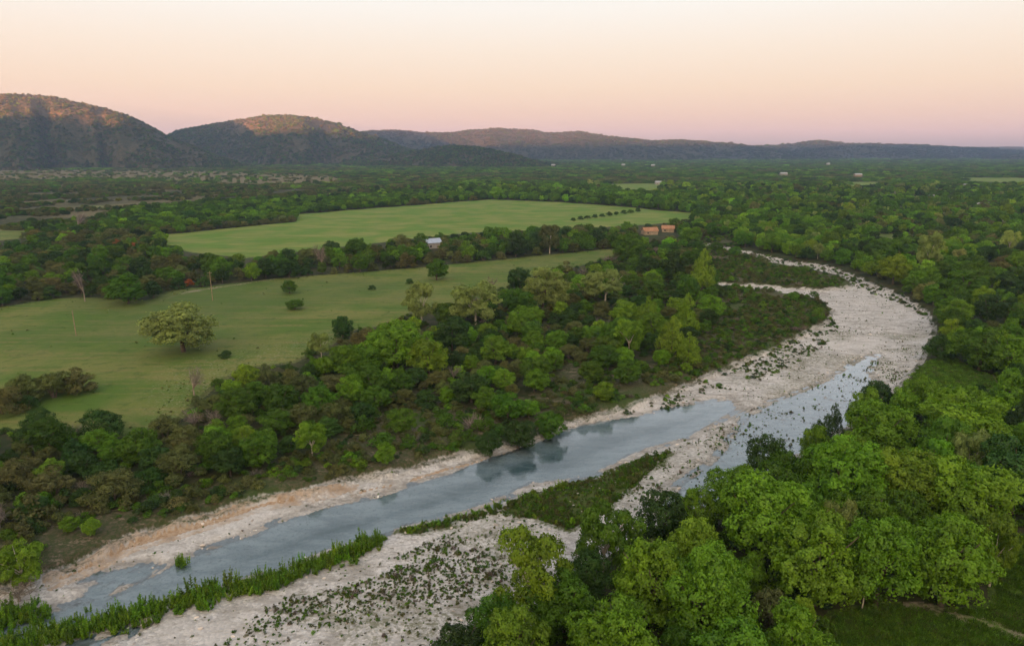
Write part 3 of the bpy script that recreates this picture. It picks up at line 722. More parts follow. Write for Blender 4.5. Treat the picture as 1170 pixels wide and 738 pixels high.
# ------------------------------------------------------------------ the trees listed one by one: x, foot y, width px, height px, kind, colour, label
B_, J_, C_, S_, D_ = 'broadleaf_tree', 'juniper_tree', 'cypress_tree', 'sycamore_tree', 'bare_tree'
g, b, yy_, d_, o_, p_, r_, x_ = 'mid green', 'bright green', 'yellow green', 'dark green', 'olive', 'pale olive', 'rust brown', 'grey brown'
LIST = [
 (210, 402, 90, 58, B_, p_, 'wide pale green tree with short trunk standing alone in the near field'),
 (147, 347, 48, 35, B_, g, 'low round green tree in front of the hedge at the top of the near field'),
 (97, 344, 24, 40, D_, x_, 'slender half bare tree with pale trunk at the top edge of the near field'),
 (331, 335, 20, 16, B_, g, 'small round tree in the near field, upper of two'),
 (337, 353, 23, 12, B_, g, 'low flat bush in the near field, lower of two'),
 (499, 320, 28, 24, B_, g, 'small round green tree alone at the far side of the near field'),
 (425, 331, 9, 7, J_, d_, 'tiny dark bush alone in the middle of the near field'),
 (468, 324, 11, 7, J_, d_, 'tiny dark bush just left of the two pale feathery trees'),
 (258, 409, 16, 10, J_, d_, 'small dark bush in the field below the lone pale tree'),
 (62, 455, 50, 38, J_, o_, 'broad brownish juniper, middle of the thicket in the near field at left'),
 (90, 448, 40, 33, J_, o_, 'rounded brownish juniper at the right end of the thicket in the near field at left'),
 (30, 458, 44, 36, J_, o_, 'brownish juniper left of the middle in the thicket in the near field'),
 (4, 473, 50, 40, J_, o_, 'brownish juniper at the left frame edge in the field thicket'),
 (32, 468, 24, 20, J_, d_, 'small dark green juniper at the foot of the field thicket'),
 (117, 500, 52, 40, J_, d_, 'dark dome shaped juniper at the lower edge of the near field'),
 (113, 515, 40, 26, B_, b, 'bright green bush in front of the dark dome shaped juniper'),
 (47, 500, 48, 38, J_, d_, 'dark green juniper on the lower edge of the near field left of the dome shaped one'),
 (222, 452, 36, 34, D_, x_, 'grey leafless tree on the lower edge of the near field'),
 (282, 444, 34, 30, B_, yy_, 'yellow green bushy tree right of the grey leafless tree'),
 (308, 444, 28, 28, J_, o_, None), (352, 448, 22, 24, B_, b, None), (271, 482, 46, 40, B_, g, None), (321, 476, 46, 40, B_, g, None), (366, 476, 42, 38, B_, g, None),
 (347, 492, 46, 36, J_, o_, None), (314, 499, 42, 32, B_, g, None), (273, 500, 28, 26, B_, b, None), (281, 522, 32, 36, B_, yy_, None), (307, 515, 24, 26, B_, b, None),
 (357, 525, 38, 44, S_, yy_, 'light yellow green sycamore sapling standing clear above the cut bank'),
 (247, 534, 44, 46, B_, g, None), (206, 548, 52, 46, J_, o_, None), (223, 492, 30, 28, D_, x_, None), (247, 490, 28, 26, D_, x_, None), (190, 502, 42, 34, J_, o_, None),
 (20, 560, 50, 44, J_, o_, None), (62, 572, 56, 46, J_, o_, None), (130, 575, 60, 46, J_, o_, None), (95, 545, 44, 36, J_, d_, None), (160, 530, 50, 44, B_, g, None),
 (25, 662, 60, 60, S_, yy_, 'bushy bright willow at the left frame edge on the river bank'),
 (82, 607, 24, 17, B_, b, 'small bright green bush alone on the bank at left'),
 (2, 612, 34, 40, D_, x_, 'grey leafless bush at the left frame edge above the willow'),
 (20, 676, 60, 16, D_, x_, 'brown tangle of dead branches at the foot of the willow'),
 (482, 370, 40, 50, S_, p_, 'pale feathery tree with a white trunk, left one of the pair above the grove'),
 (544, 372, 60, 52, S_, p_, 'pale feathery rounded tree, right and wider one of the pair above the grove'),
 (560, 345, 22, 32, D_, x_, 'bleached dead branches rising behind the wider pale feathery tree'),
 (392, 386, 28, 26, B_, d_, 'dark green small tree between the field and the pale sycamore sapling'),
 (368, 416, 28, 38, S_, p_, 'pale narrow sycamore at the field edge right of the lone pale tree'),
 (455, 425, 72, 62, B_, yy_, 'largest yellow green tree in the middle of the left bank grove'),
 (428, 428, 52, 50, B_, b, 'bright tree leaning on the left side of the largest yellow green tree'),
 (490, 432, 48, 46, B_, yy_, 'yellow green tree on the right side of the largest yellow green tree'),
 (517, 405, 46, 44, B_, d_, None), (566, 416, 38, 34, B_, b, 'bright round umbrella shaped tree with visible trunk right of the big yellow green tree'),
 (556, 442, 26, 26, B_, b, None), (395, 432, 44, 40, B_, b, None), (402, 462, 32, 36, B_, b, None), (426, 455, 40, 36, B_, g, None), (512, 462, 22, 22, B_, b, None),
 (580, 484, 40, 36, B_, g, None), (592, 360, 38, 34, B_, g, None), (594, 332, 32, 28, B_, d_, None), (604, 478, 28, 22, B_, b, None), (440, 530, 26, 26, B_, b, None),
 (620, 354, 58, 50, B_, p_, 'broad pale green tree at the tip of the near field'),
 (691, 350, 52, 44, S_, p_, 'broad pale sycamore left of the tall pointed trees'),
 (740, 380, 32, 44, C_, yy_, 'tall oval light green tree, left of the cluster of pointed trees by the scrub'),
 (783, 386, 32, 52, C_, yy_, 'tallest pointed light green tree beside the scrub flat'),
 (718, 408, 38, 46, S_, yy_, 'brightest yellow green tree in the cluster of pointed trees'),
 (697, 404, 32, 40, B_, g, None),
 (767, 406, 36, 46, C_, yy_, 'pointed light green tree in front of the tallest one'),
 (786, 418, 30, 40, C_, yy_, 'pointed light green tree nearest the gravel in its cluster'),
 (755, 418, 22, 20, B_, b, None), (610, 440, 38, 36, B_, g, None), (610, 400, 26, 24, B_, b, None), (596, 382, 34, 32, B_, b, None), (631, 418, 26, 24, B_, b, None),
 (802, 334, 32, 50, C_, yy_, 'tall pointed tree at the left end of the upper gravel channel'),
 (784, 345, 28, 34, B_, g, None), (756, 318, 22, 30, C_, yy_, None), (718, 300, 38, 34, B_, g, None), (675, 440, 32, 28, B_, g, None), (715, 440, 34, 28, B_, g, None), (690, 458, 28, 22, B_, b, None),
 (740, 318, 30, 26, B_, d_, None), (770, 322, 34, 36, B_, d_, None),
 (368, 310, 22, 32, D_, x_, 'bleached bare tree standing in the hedge between the two fields'),
 (628, 290, 26, 34, S_, o_, 'spreading tree with a pale forked trunk at the edge of the hedge between the fields'),
 (135, 287, 14, 14, C_, r_, 'small rust brown dead conifer in the woods at left'),
 (152, 285, 14, 10, J_, r_, 'dull rust brown bush right of the rust brown dead conifer'),
 (90, 262, 28, 20, D_, x_, 'mauve grey leafless tree in the woods at far left'),
 (216, 327, 12, 10, J_, r_, 'brown dead bush at the foot of the hedge near the pole'),
 (1073, 410, 34, 32, J_, d_, 'nearly black round juniper at the edge of the small clearing by the gravel'),
 (1118, 425, 62, 52, B_, g, 'wide round tree beside the nearly black juniper'), (1150, 430, 60, 50, B_, b, None),
 (875, 540, 50, 56, B_, d_, 'dark green tree with open boughs against the water'),
 (950, 500, 22, 46, C_, d_, 'dark spire shaped conifer against the side channel, taller of the two'),
 (932, 512, 28, 38, C_, d_, 'dark spire shaped conifer against the side channel, shorter of the two'),
 (975, 478, 20, 26, C_, d_, None), (1000, 460, 40, 36, B_, d_, None),
 (608, 715, 92, 124, S_, yy_, 'tall yellow green cottonwood with white limbs at the edge of the gravel bar'),
 (565, 740, 70, 70, B_, g, None), (530, 765, 70, 60, B_, d_, None), (645, 728, 84, 84, B_, g, None), (668, 690, 60, 66, B_, d_, None),
 (690, 660, 80, 96, S_, g, 'tall grey green cottonwood right of the yellow green cottonwood'),
 (745, 715, 96, 110, B_, b, None), (800, 740, 110, 120, B_, b, None), (705, 780, 110, 110, B_, b, None),
 (870, 640, 120, 106, B_, yy_, 'big dome shaped light green tree in the middle of the right bank grove'),
 (930, 690, 110, 116, B_, yy_, None), (840, 610, 80, 80, B_, b, None), (1000, 690, 96, 112, B_, b, None), (1075, 690, 110, 116, B_, b, 'large rounded bright green tree beside the dirt track'),
 (1035, 590, 100, 90, B_, yy_, None), (1110, 620, 110, 110, B_, yy_, None), (960, 590, 96, 100, B_, b, None), (1000, 530, 86, 76, B_, b, None), (1090, 520, 100, 80, B_, yy_, None),
 (985, 694, 36, 70, S_, yy_, 'small tree with pale crooked stems in front of the bright tree by the lower clearing'),
 (880, 720, 60, 60, J_, o_, 'brownish juniper under the big dome shaped tree at the bottom'),
 (1060, 310, 30, 46, S_, p_, 'pale yellowish tree with light limbs rising above the woods right of the gravel'),
 (1020, 325, 40, 36, B_, yy_, 'round yellow green tree at the right bank of the upper gravel bend'),
 (1100, 345, 52, 36, B_, g, None),
]
LIST += [(560, 512, 34, 30, B_, d_, 'dark bush overhanging the middle pool of the river, left of three'), (592, 502, 40, 36, B_, d_, 'dark bush overhanging the middle pool of the river, middle of three'), (628, 489, 38, 32, B_, g, 'green bush overhanging the middle pool of the river, right of three')]
HEDGE = [(655 + 8.2 * i, 252.5 - 1.15 * i, 6.5 + (i % 3), 4.5 + (i % 2), J_, d_, None) for i in range(10)]

# ------------------------------------------------------------------ woodland fill by dart throwing
TREES = []      # dict(x, y, w, h, kind, tint, label, zone)
def kind_colour(gl, zone):
    u = rng.uniform()
    if zone == 'right grove': 
        k = B_ if u < .93 else (J_ if u < .97 else S_)
        c = rng.choice([b, yy_, g, d_], p=[.42, .22, .22, .14])
    elif zone == 'left woods':
        k = B_ if u < .42 else (J_ if u < .965 else D_)
        c = rng.choice([g, b, d_, yy_], p=[.40, .28, .23, .09])
    elif zone == 'hedge':
        k = B_ if u < .45 else J_
        c = rng.choice([g, d_, b], p=[.55, .3, .15])
    elif zone == 'far left':
        k = (B_ if u < .75 else J_) if gl > .52 else (B_ if u < .14 else (J_ if u < .985 else D_))
        c = rng.choice([g, b, d_], p=[.6, .22, .18])
    else:
        k = B_ if u < (.82 if gl > .45 else .45) else (J_ if u < .97 else S_)
        c = rng.choice([g, b, d_, yy_], p=[.52, .24, .18, .06])
    if k == J_: c = rng.choice([o_, d_], p=[.72, .28])
    if k == D_: c = x_
    if k == S_: c = rng.choice([p_, yy_])
    return k, c

for (px, py, w, h, k, c, lab) in LIST + HEDGE:
    x, y = P(px, py)
    sl = math.hypot(y, 60)
    f = y * CP + 60 * SP
    wm = w * f / FPX; hm = h * f / FPX / (CP * 1.02)
    TREES.append(dict(x=x, y=y, w=wm, h=max(hm, wm * .42), kind=k, col=c, label=lab, listed=True, hedge=(py < 253 and px > 640 and w < 10)))

OPEN = GRASSY + [MEADOW]
NEARWOOD = poly([(-260, 520), (20, 492), (60, 488), (100, 503), (150, 497), (205, 480), (240, 447), (275, 424), (335, 417), (375, 397), (405, 378), (440, 374), (480, 354), (540, 346), (572, 333), (610, 315), (660, 306), (702, 294), (716, 285),
    (780, 272), (800, 296), (822, 345), (800, 395), (760, 412), (690, 425), (650, 410), (620, 445), (560, 475), (520, 462), (440, 468), (390, 505), (330, 530), (260, 548), (150, 575), (60, 590), (-60, 620), (-260, 680)])
GROVE = poly([(1068, 395), (1052, 424), (1034, 443), (990, 483), (925, 523), (865, 563), (805, 593), (745, 613), (697, 643), (627, 693), (567, 728), (507, 803), (420, 1000), (900, 1400), (1600, 1200), (1500, 420), (1200, 380)])
HEDGEZ = poly([(-300, 385), (0, 351), (60, 341), (170, 343), (320, 318), (480, 306), (640, 290), (716, 284), (800, 270), (790, 253), (735, 258), (640, 263), (540, 267), (420, 280), (280, 296), (188, 280), (60, 300), (-300, 330)])
LEAFY = poly([(100, 268), (200, 263), (342, 250), (480, 233), (560, 228), (640, 231), (745, 240), (800, 250), (800, 228), (700, 222), (560, 220), (420, 224), (300, 231), (150, 240)])
OLIVES = poly([(-300, 270), (60, 262), (110, 250), (160, 238), (300, 229), (400, 222), (420, 208), (200, 204), (-300, 204)])
cell = 5.0
grid = {}
def add_pt(x, y, r): grid.setdefault((int(x // 12), int(y // 12)), []).append((x, y, r))
def free(x, y, r):
    cx, cy = int(x // 12), int(y // 12)
    k = int((r + 12) // 12) + 1
    k = min(k, 3)
    for i in range(cx - k, cx + k + 1):
        for j in range(cy - k, cy + k + 1):
            for (a, b2, q) in grid.get((i, j), ()):
                if (a - x) ** 2 + (b2 - y) ** 2 < ((r + q) ** 2): return False
    return True
for t in TREES: add_pt(t['x'], t['y'], t['w'] * .36)

def fill(n, ymin, ymax, zone_fn, size_fn, pack=.36, power=1.0):
    """darts in the fan that the picture sees, a little wider"""
    yv = np.exp(rng.uniform(math.log(ymin), math.log(ymax), n)) if power else rng.uniform(ymin, ymax, n)
    xv = rng.uniform(-1, 1, n) * (.86 * yv + 25)
    bad = sdist(FLOOD, xv, yv, 20) > -3.5
    for o in GRASSY: bad |= inside(o, xv, yv)
    for (bx, by, bw, br_) in BUILT:      # keep houses in sight
        dl = math.hypot(bx, by); ux, uy = bx / dl, by / dl
        al = (xv - bx) * ux + (yv - by) * uy; la = np.abs(-(xv - bx) * uy + (yv - by) * ux)
        reach = br_ * min(60 + dl * .04, 6.0 * dl / 60 + 10)
        bad |= (al > -reach) & (al < bw * .6 + 4) & (la < bw * (.9 if br_ > 1 else .55) + 1)
    bad |= inside(NOTREE, xv, yv)
    mead = inside(MEADOW, xv, yv); br = inside(BRUSH, xv, yv)
    bad |= mead & (rng.uniform(0, 1, n) > .10)
    bad |= br & (rng.uniform(0, 1, n) > .025)
    nw = inside(NEARWOOD, xv, yv); gv = inside(GROVE, xv, yv); hz = inside(HEDGEZ, xv, yv)
    for o in GRASSY:      # nor where its crown would hide a meadow behind it
        bad |= inside(o, xv * 60 / 54.5, yv * 60 / 54.5)
    leafy = inside(LEAFY, xv, yv); oliv = inside(OLIVES, xv, yv)
    bad |= oliv & (fbm(xv / 70, yv / 90, 3, 44) > .56)
    glv = fbm(xv / 100, yv / 100, 2, 40)
    for i in np.nonzero(~bad)[0]:
        x, y = float(xv[i]), float(yv[i])
        zone = 'right grove' if gv[i] else 'left woods' if (nw[i] or br[i]) else 'hedge' if hz[i] else 'far left' if x < -.12 * y else 'far right'
        k, c = kind_colour(glv[i], zone)
        if leafy[i]: k = B_; c = rng.choice([g, b, d_], p=[.5, .35, .15])
        elif oliv[i]: k = J_ if rng.uniform() < .88 else B_; c = rng.choice([o_, d_, g], p=[.62, .2, .18])
        w, h = size_fn(zone, k, y)
        if oliv[i]: w *= .85; h *= .8
        if br[i]: w *= .55; h *= .55
        if not free(x, y, w * (.41 if zone == 'right grove' else pack)): continue
        add_pt(x, y, w * pack)
        TREES.append(dict(x=x, y=y, w=w, h=h, kind=k, col=c, label=None, listed=False, zone=zone, hedge=False))
def size_fn(zone, k, y):
    s = math.exp(rng.normal(0, .27))
    if zone == 'right grove': w, h = 8.4 * s, 10.2 * s ** .7
    elif zone == 'left woods': w, h = 7.0 * s, 6.2 * s ** .8
    elif zone == 'hedge': w, h = 8.6 * s, 8.6 * s ** .8
    elif zone == 'far left': w, h = 7.6 * s, 6.2 * s ** .8
    else: w, h = 8.4 * s, 8.4 * s ** .8
    if k == J_: w, h = w * .92, h * .82
    if k == S_: w, h = w * .9, h * 1.25
    if k == D_: w, h = w * .75, h * .85
    return w, h
fill(26000, 42, 420, None, size_fn)
fill(70000, 380, 1150, None, size_fn)
NEAR_END = len(TREES)

# how large each shows, and which become objects of their own
for t in TREES:
    px, py, f = proj(t['x'], t['y'], t['h'] * .5)
    t['px'], t['py'], t['f'] = px, py, f
    s = t['w'] * t['h'] / (f * f)
    inside_fr = -30 < px < 1200 and py < 790
    t['score'] = s if inside_fr else -1
LIMIT = {B_: 300, J_: 240, C_: 60, S_: 60, D_: 50}
INDIV, REST = [], []
for k in LIMIT:
    ts = sorted([t for t in TREES if t['kind'] == k], key=lambda t: (not t['listed'] or t['hedge'], -t['score']))
    for i, t in enumerate(ts):
        (INDIV if (i < LIMIT[k] and t['score'] > 0) else REST).append(t)
    
# labels -----------------------------------------------------------
SHAPE = {B_: 'round crowned tree', J_: 'juniper', C_: 'pointed tree', S_: 'loose crowned tree', D_: 'bare twiggy tree'}
WOODWORD = {B_: 'round trees', J_: 'junipers', C_: 'pointed trees', S_: 'loose trees', D_: 'bare trees'}
ORD = ['leftmost', 'second from left', 'third from left', 'fourth from left', 'fifth from left', 'sixth from left', 'seventh from left', 'eighth from left', 'ninth from left', 'tenth from left']
MARKS = [(875, 520, 'by the dark waterside tree'), (608, 660, 'around the yellow green cottonwood'), (700, 610, 'around the grey green cottonwood'), (870, 590, 'around the big light green dome'),
    (1075, 640, 'by the dirt track'), (940, 480, 'by the dark spire conifers'), (1090, 425, 'at the small clearing'), (1040, 530, 'in the middle of right bank grove'), (1140, 530, 'at the right edge of right bank grove'),
    (780, 690, 'along the bottom of right bank grove'), (1120, 380, 'behind the nearly black juniper'), (1120, 320, 'in the woods right of the gravel bend'), (1030, 300, 'beside the upper gravel bend'),
    (960, 280, 'behind the upper gravel channel'), (1100, 270, 'in the far woods at right'), (900, 260, 'in the woods beyond the channel'),
    (60, 540, 'above the willow at left'), (200, 530, 'above the tan cut bank'), (270, 480, 'below the grey leafless tree'), (340, 470, 'above the sycamore sapling'), (455, 400, 'around the largest yellow green tree'),
    (570, 430, 'around the umbrella shaped tree'), (620, 340, 'around the broad pale tree at field tip'), (740, 370, 'among the pointed trees cluster'), (700, 420, 'on the scrubby left bank'), (750, 300, 'below the orange roofed house'),
    (494, 275, 'beside the blue roofed farmhouse'), (370, 290, 'by the bleached tree in hedge'), (600, 280, 'by the pale forked trunk tree'), (690, 275, 'at the right end of the hedge'), (250, 305, 'by the tall pole'),
    (147, 330, 'behind the low round tree'), (40, 330, 'at the left end of the hedge'), (110, 290, 'around the rust brown conifer'), (60, 255, 'around the mauve bare tree'), (270, 250, 'left of the far field'), (200, 230, 'in the far left woods'), (440, 225, 'behind the far field'), (660, 225, 'behind the far field at right'), (850, 230, 'in the central far woods'),
    (545, 300, 'at the far side of near field'), (690, 248, 'in the dotted hedgerow by far field')]
DEF = dict((k, []) for k in ())
byk = {}
for t in INDIV:
    if t['label']: continue
    if t['hedge']: mark = 'in the dotted hedgerow by far field'
    else: mark = min(MARKS, key=lambda m: ((m[0] - t['px'])) ** 2 + (2.2 * (m[1] - t['py'])) ** 2)[2]
    t['mark'] = mark
    byk.setdefault((t['kind'], t['col'], mark), []).append(t)
for (k, c, mark), ts in byk.items():
    cc = c if k != D_ else 'grey brown'
    if len(ts) == 1: ts[0]['label'] = f'{cc} {SHAPE[k]} {mark}'
    elif len(ts) == 2:
        ts.sort(key=lambda t: t['w'] * t['h'])
        if ts[1]['w'] * ts[1]['h'] > 1.25 * ts[0]['w'] * ts[0]['h']:
            ts[0]['label'] = f'smaller of two {cc} {WOODWORD[k]} {mark}'; ts[1]['label'] = f'larger of two {cc} {WOODWORD[k]} {mark}'
        else:
            ts.sort(key=lambda t: t['px'])
            ts[0]['label'] = f'left one of two {cc} {WOODWORD[k]} {mark}'; ts[1]['label'] = f'right one of two {cc} {WOODWORD[k]} {mark}'
    else:
        ts.sort(key=lambda t: t['y'])
        rows = max(1, math.ceil(len(ts) / 6)); per = math.ceil(len(ts) / rows)
        names = {1: [''], 2: ['front ', 'back '], 3: ['front row ', 'middle row ', 'back row ']}.get(rows, ['nearest row ', 'second row ', 'third row ', 'fourth row ', 'fifth row ', 'farthest row ', 'seventh row ', 'eighth row '])
        for r in range(rows):
            row = sorted(ts[r * per:(r + 1) * per], key=lambda t: t['px'])
            for i, t in enumerate(row):
                od = 'rightmost' if (i == len(row) - 1 and i > 0) else ORD[i]
                t['label'] = f'{od} of {names[r]}{cc} {WOODWORD[k]} {mark}' if len(row) > 1 else f'lone {names[r].strip()} {cc} {SHAPE[k]} {mark}'.replace('  ', ' ')
for t in INDIV:
    if len(t['label'].split()) > 16: t['label'] = t['label'].replace(' row ', ' ')
    if len(t['label'].split()) > 16: t['label'] = t['label'].replace(' the ', ' ', 1)
    if len(t['label'].split()) > 16: t['label'] = t['label'].replace(' from left of ', ' from left, ').replace(' in the middle of ', ' mid ')
    if len(t['label'].split()) > 16: print('LONG', t['label'])
GROUPS = {B_: 'broadleaf trees of the river woods', J_: 'junipers of the river woods', C_: 'pointed trees by the river', S_: 'sycamores and cottonwoods', D_: 'leafless trees'}

def vary(c, sd=.16):
    t = np.array(TINTS[c]) * math.exp(rng.normal(0, sd))
    t *= np.exp(rng.normal(0, .06, 3))
    return t
def place_tree(t):
    var = KINDS[t['kind']]; tm, cm = var[rng.integers(len(var))]
    z = t['z']
    root = link(bpy.data.objects.new(t['kind'], None))
    root.location = (t['x'], t['y'], z - .05); root.rotation_euler.z = rng.uniform(0, 6.28)
    root.scale = (t['w'] * 1.06, t['w'] * 1.06, t['h'])
    root.empty_display_size = .1
    root['label'] = t['label']; root['category'] = 'tree'; root['group'] = GROUPS[t['kind']]
    a = link(bpy.data.objects.new('trunk', tm)); a.parent = root
    c = link(bpy.data.objects.new('crown', cm)); c.parent = root
    c['tint'] = [float(v) * (1.18 if t['kind'] == J_ else 1.08) for v in vary(t['col'], .05 if t['listed'] else .18)]
for t, z in zip(INDIV, ground_z(np.array([t['x'] for t in INDIV]), np.array([t['y'] for t in INDIV]))): t['z'] = float(z)
for t in INDIV: place_tree(t)

# ------------------------------------------------------------------ scatter (only for what nobody could count)
PROTO_N = 0
def proto_collection(name, meshes):
    c = bpy.data.collections.new(name)
    for i, m in enumerate(meshes):
        o = bpy.data.objects.new(f'{name}_{i:02d}', m); c.objects.link(o)
    return c
def scatter(name, coll, pos, rot, scl, idx, tint, tilt=None):
    n = len(pos)
    me = bpy.data.meshes.new(name)
    me.vertices.add(n); me.vertices.foreach_set('co', np.asarray(pos, np.float32).ravel())
    R3 = np.zeros((n, 3), np.float32); R3[:, 2] = rot
    if tilt is not None: R3[:, 0] = tilt
    for nm, arr, ty in (('s_rot', R3, 'FLOAT_VECTOR'), ('s_scl', np.asarray(scl, np.float32), 'FLOAT_VECTOR'), ('s_tint', np.asarray(tint, np.float32), 'FLOAT_VECTOR')):
        me.attributes.new(nm, ty, 'POINT').data.foreach_set('vector', arr.ravel())
    me.attributes.new('s_idx', 'INT', 'POINT').data.foreach_set('value', np.asarray(idx, np.int32))
    o = link(bpy.data.objects.new(name, me)); o['kind'] = 'stuff'
    ng = bpy.data.node_groups.new(name + '_scatter', 'GeometryNodeTree')
    ng.interface.new_socket('Geometry', in_out='INPUT', socket_type='NodeSocketGeometry')
    ng.interface.new_socket('Geometry', in_out='OUTPUT', socket_type='NodeSocketGeometry')
    N, Lk = ng.nodes, ng.links
    gi, go = N.new('NodeGroupInput'), N.new('NodeGroupOutput')
    ci = N.new('GeometryNodeCollectionInfo'); ci.inputs['Collection'].default_value = coll
    ci.inputs['Separate Children'].default_value = True; ci.inputs['Reset Children'].default_value = True
    def na(nm, ty):
        q = N.new('GeometryNodeInputNamedAttribute'); q.data_type = ty; q.inputs['Name'].default_value = nm
        return q.outputs['Attribute']
    ip = N.new('GeometryNodeInstanceOnPoints')
    Lk.new(gi.outputs[0], ip.inputs['Points']); Lk.new(ci.outputs[0], ip.inputs['Instance'])
    ip.inputs['Pick Instance'].default_value = True
    Lk.new(na('s_idx', 'INT'), ip.inputs['Instance Index'])
    er = N.new('FunctionNodeEulerToRotation'); Lk.new(na('s_rot', 'FLOAT_VECTOR'), er.inputs[0]); Lk.new(er.outputs[0], ip.inputs['Rotation'])
    Lk.new(na('s_scl', 'FLOAT_VECTOR'), ip.inputs['Scale'])
    st = N.new('GeometryNodeStoreNamedAttribute'); st.data_type = 'FLOAT_VECTOR'; st.domain = 'INSTANCE'; st.inputs['Name'].default_value = 'tint'
    Lk.new(ip.outputs[0], st.inputs['Geometry']); Lk.new(na('s_tint', 'FLOAT_VECTOR'), st.inputs['Value'])
    Lk.new(st.outputs[0], go.inputs[0])
    md = o.modifiers.new('scatter', 'NODES'); md.node_group = ng
    return o

def whole(kind, shape, seed, n, leaf, mat, bark, loose=.35, r0=.022):
    V, F, tone = foliage(shape, seed, n, leaf, loose)
    tv, tf = limbs(shape, seed, r0)
    VV, FF = join([(V, F), (tv, tf)])
    return mesh_from(kind, VV, FF, [mat, bark], {'leaf_tone': np.concatenate([tone, np.zeros(len(tf))])}, [0] * len(F) + [1] * len(tf))
def clump(seed, n, leaf):
    """several crowns grown together, for the far valley"""
    rg = np.random.default_rng(seed); P_ = []; T_ = []
    for i in range(9):
        V, F, tone = foliage(rg.choice(['broadleaf', 'juniper']), seed * 10 + i, n // 9, leaf / .36)
        s = rg.uniform(.28, .46); a = rg.uniform(0, 6.28); q = .36 * math.sqrt(rg.uniform(0, 1))
        P_.append((V * np.array([s, s, rg.uniform(.65, 1)]) + np.array([q * math.cos(a), q * math.sin(a), 0]), F)); T_.append(tone * .6 + .4 * rg.uniform())
    V, F = join(P_)
    return mesh_from('tree_clump', V, F, [LEAF], {'leaf_tone': np.concatenate(T_)})
protos = [whole('wood_b', 'broadleaf', 600 + i, 2600, .062, LEAF, BARK) for i in range(5)] \
       + [whole('wood_j', 'juniper', 620 + i, 2200, .060, NEEDLE, BARK, .45) for i in range(4)] \
       + [whole('wood_s', 'sycamore', 640 + i, 2200, .056, LEAF, PALEBARK, .5, .017) for i in range(2)] \
       + [m[1] for m in KINDS[D_][:2]] \
       + [clump(70 + i, 2600, .03) for i in range(4)]
wood_coll = proto_collection('woodland_kinds', protos)
pos, rot, scl, idx, tint = [], [], [], [], []
for t in REST:
    z = 0.0
    pos.append((t['x'], t['y'], z)); rot.append(rng.uniform(0, 6.28)); scl.append((t['w'] * 1.06, t['w'] * 1.06, t['h'])); tint.append(vary(t['col'], .22) * 1.18)
    idx.append({B_: rng.integers(0, 5), J_: 5 + rng.integers(0, 4), C_: 9 + rng.integers(0, 2), S_: 9 + rng.integers(0, 2), D_: 11 + rng.integers(0, 2)}[t['kind']])
# the valley beyond, as clumps
def far_fill(n, y0, y1, w0, w1):
    yv = np.exp(rng.uniform(math.log(y0), math.log(y1), n)); xv = rng.uniform(-1, 1, n) * .86 * yv
    bad = np.zeros(n, bool)
    for o in GRASSY: bad |= inside(o, xv, yv)
    bad |= inside(MEADOW, xv, yv) & (rng.uniform(0, 1, n) > .22)
    for (bx, by, bw, br_) in BUILT:
        dl = math.hypot(bx, by); ux, uy = bx / dl, by / dl
        al = (xv - bx) * ux + (yv - by) * uy; la = np.abs(-(xv - bx) * uy + (yv - by) * ux)
        bad |= (al > -(20 + dl * .035)) & (al < bw * .6 + 12) & (la < bw * .5 + 8)
    bad |= inside(MEADOW, xv * 60 / 55, yv * 60 / 55) & (rng.uniform(0, 1, n) > .55)
    for o in GRASSY: bad |= inside(o, xv * 60 / 54.5, yv * 60 / 54.5)
    mead = inside(MEADOW, xv, yv); glf = fbm(xv / 260, yv / 200, 3, 43)
    for i in np.nonzero(~bad)[0]:
        x, y = float(xv[i]), float(yv[i])
        w = rng.uniform(w0, w1) * (1 + (y - y0) / (y1 - y0) * .5)
        if mead[i]: w *= rng.uniform(.3, .6)
        if not free(x, y, w * .30): continue
        add_pt(x, y, w * .30)
        gl = glf[i] + (.08 if x > -.1 * y else -.08)
        c = rng.choice([g, b, d_, o_], p=[.55, .17, .16, .12] if gl > .5 else [.20, .03, .22, .55])
        pos.append((x, y, -.3)); rot.append(rng.uniform(0, 6.28)); tint.append(vary(c, .24) * 1.3)
        h = (7.2 if gl > .5 else 5.4) * rng.uniform(.85, 1.2)
        scl.append((w, w, h * 1.0)); idx.append(13 + rng.integers(0, 4))
far_fill(26000, 1080, 2400, 19, 27)
far_fill(26000, 2300, 5600, 30, 46)
scatter('far_woodland', wood_coll, pos, rot, scl, idx, tint)
print('TREES', len(TREES), 'individual', len(INDIV), 'stuff', len(pos))

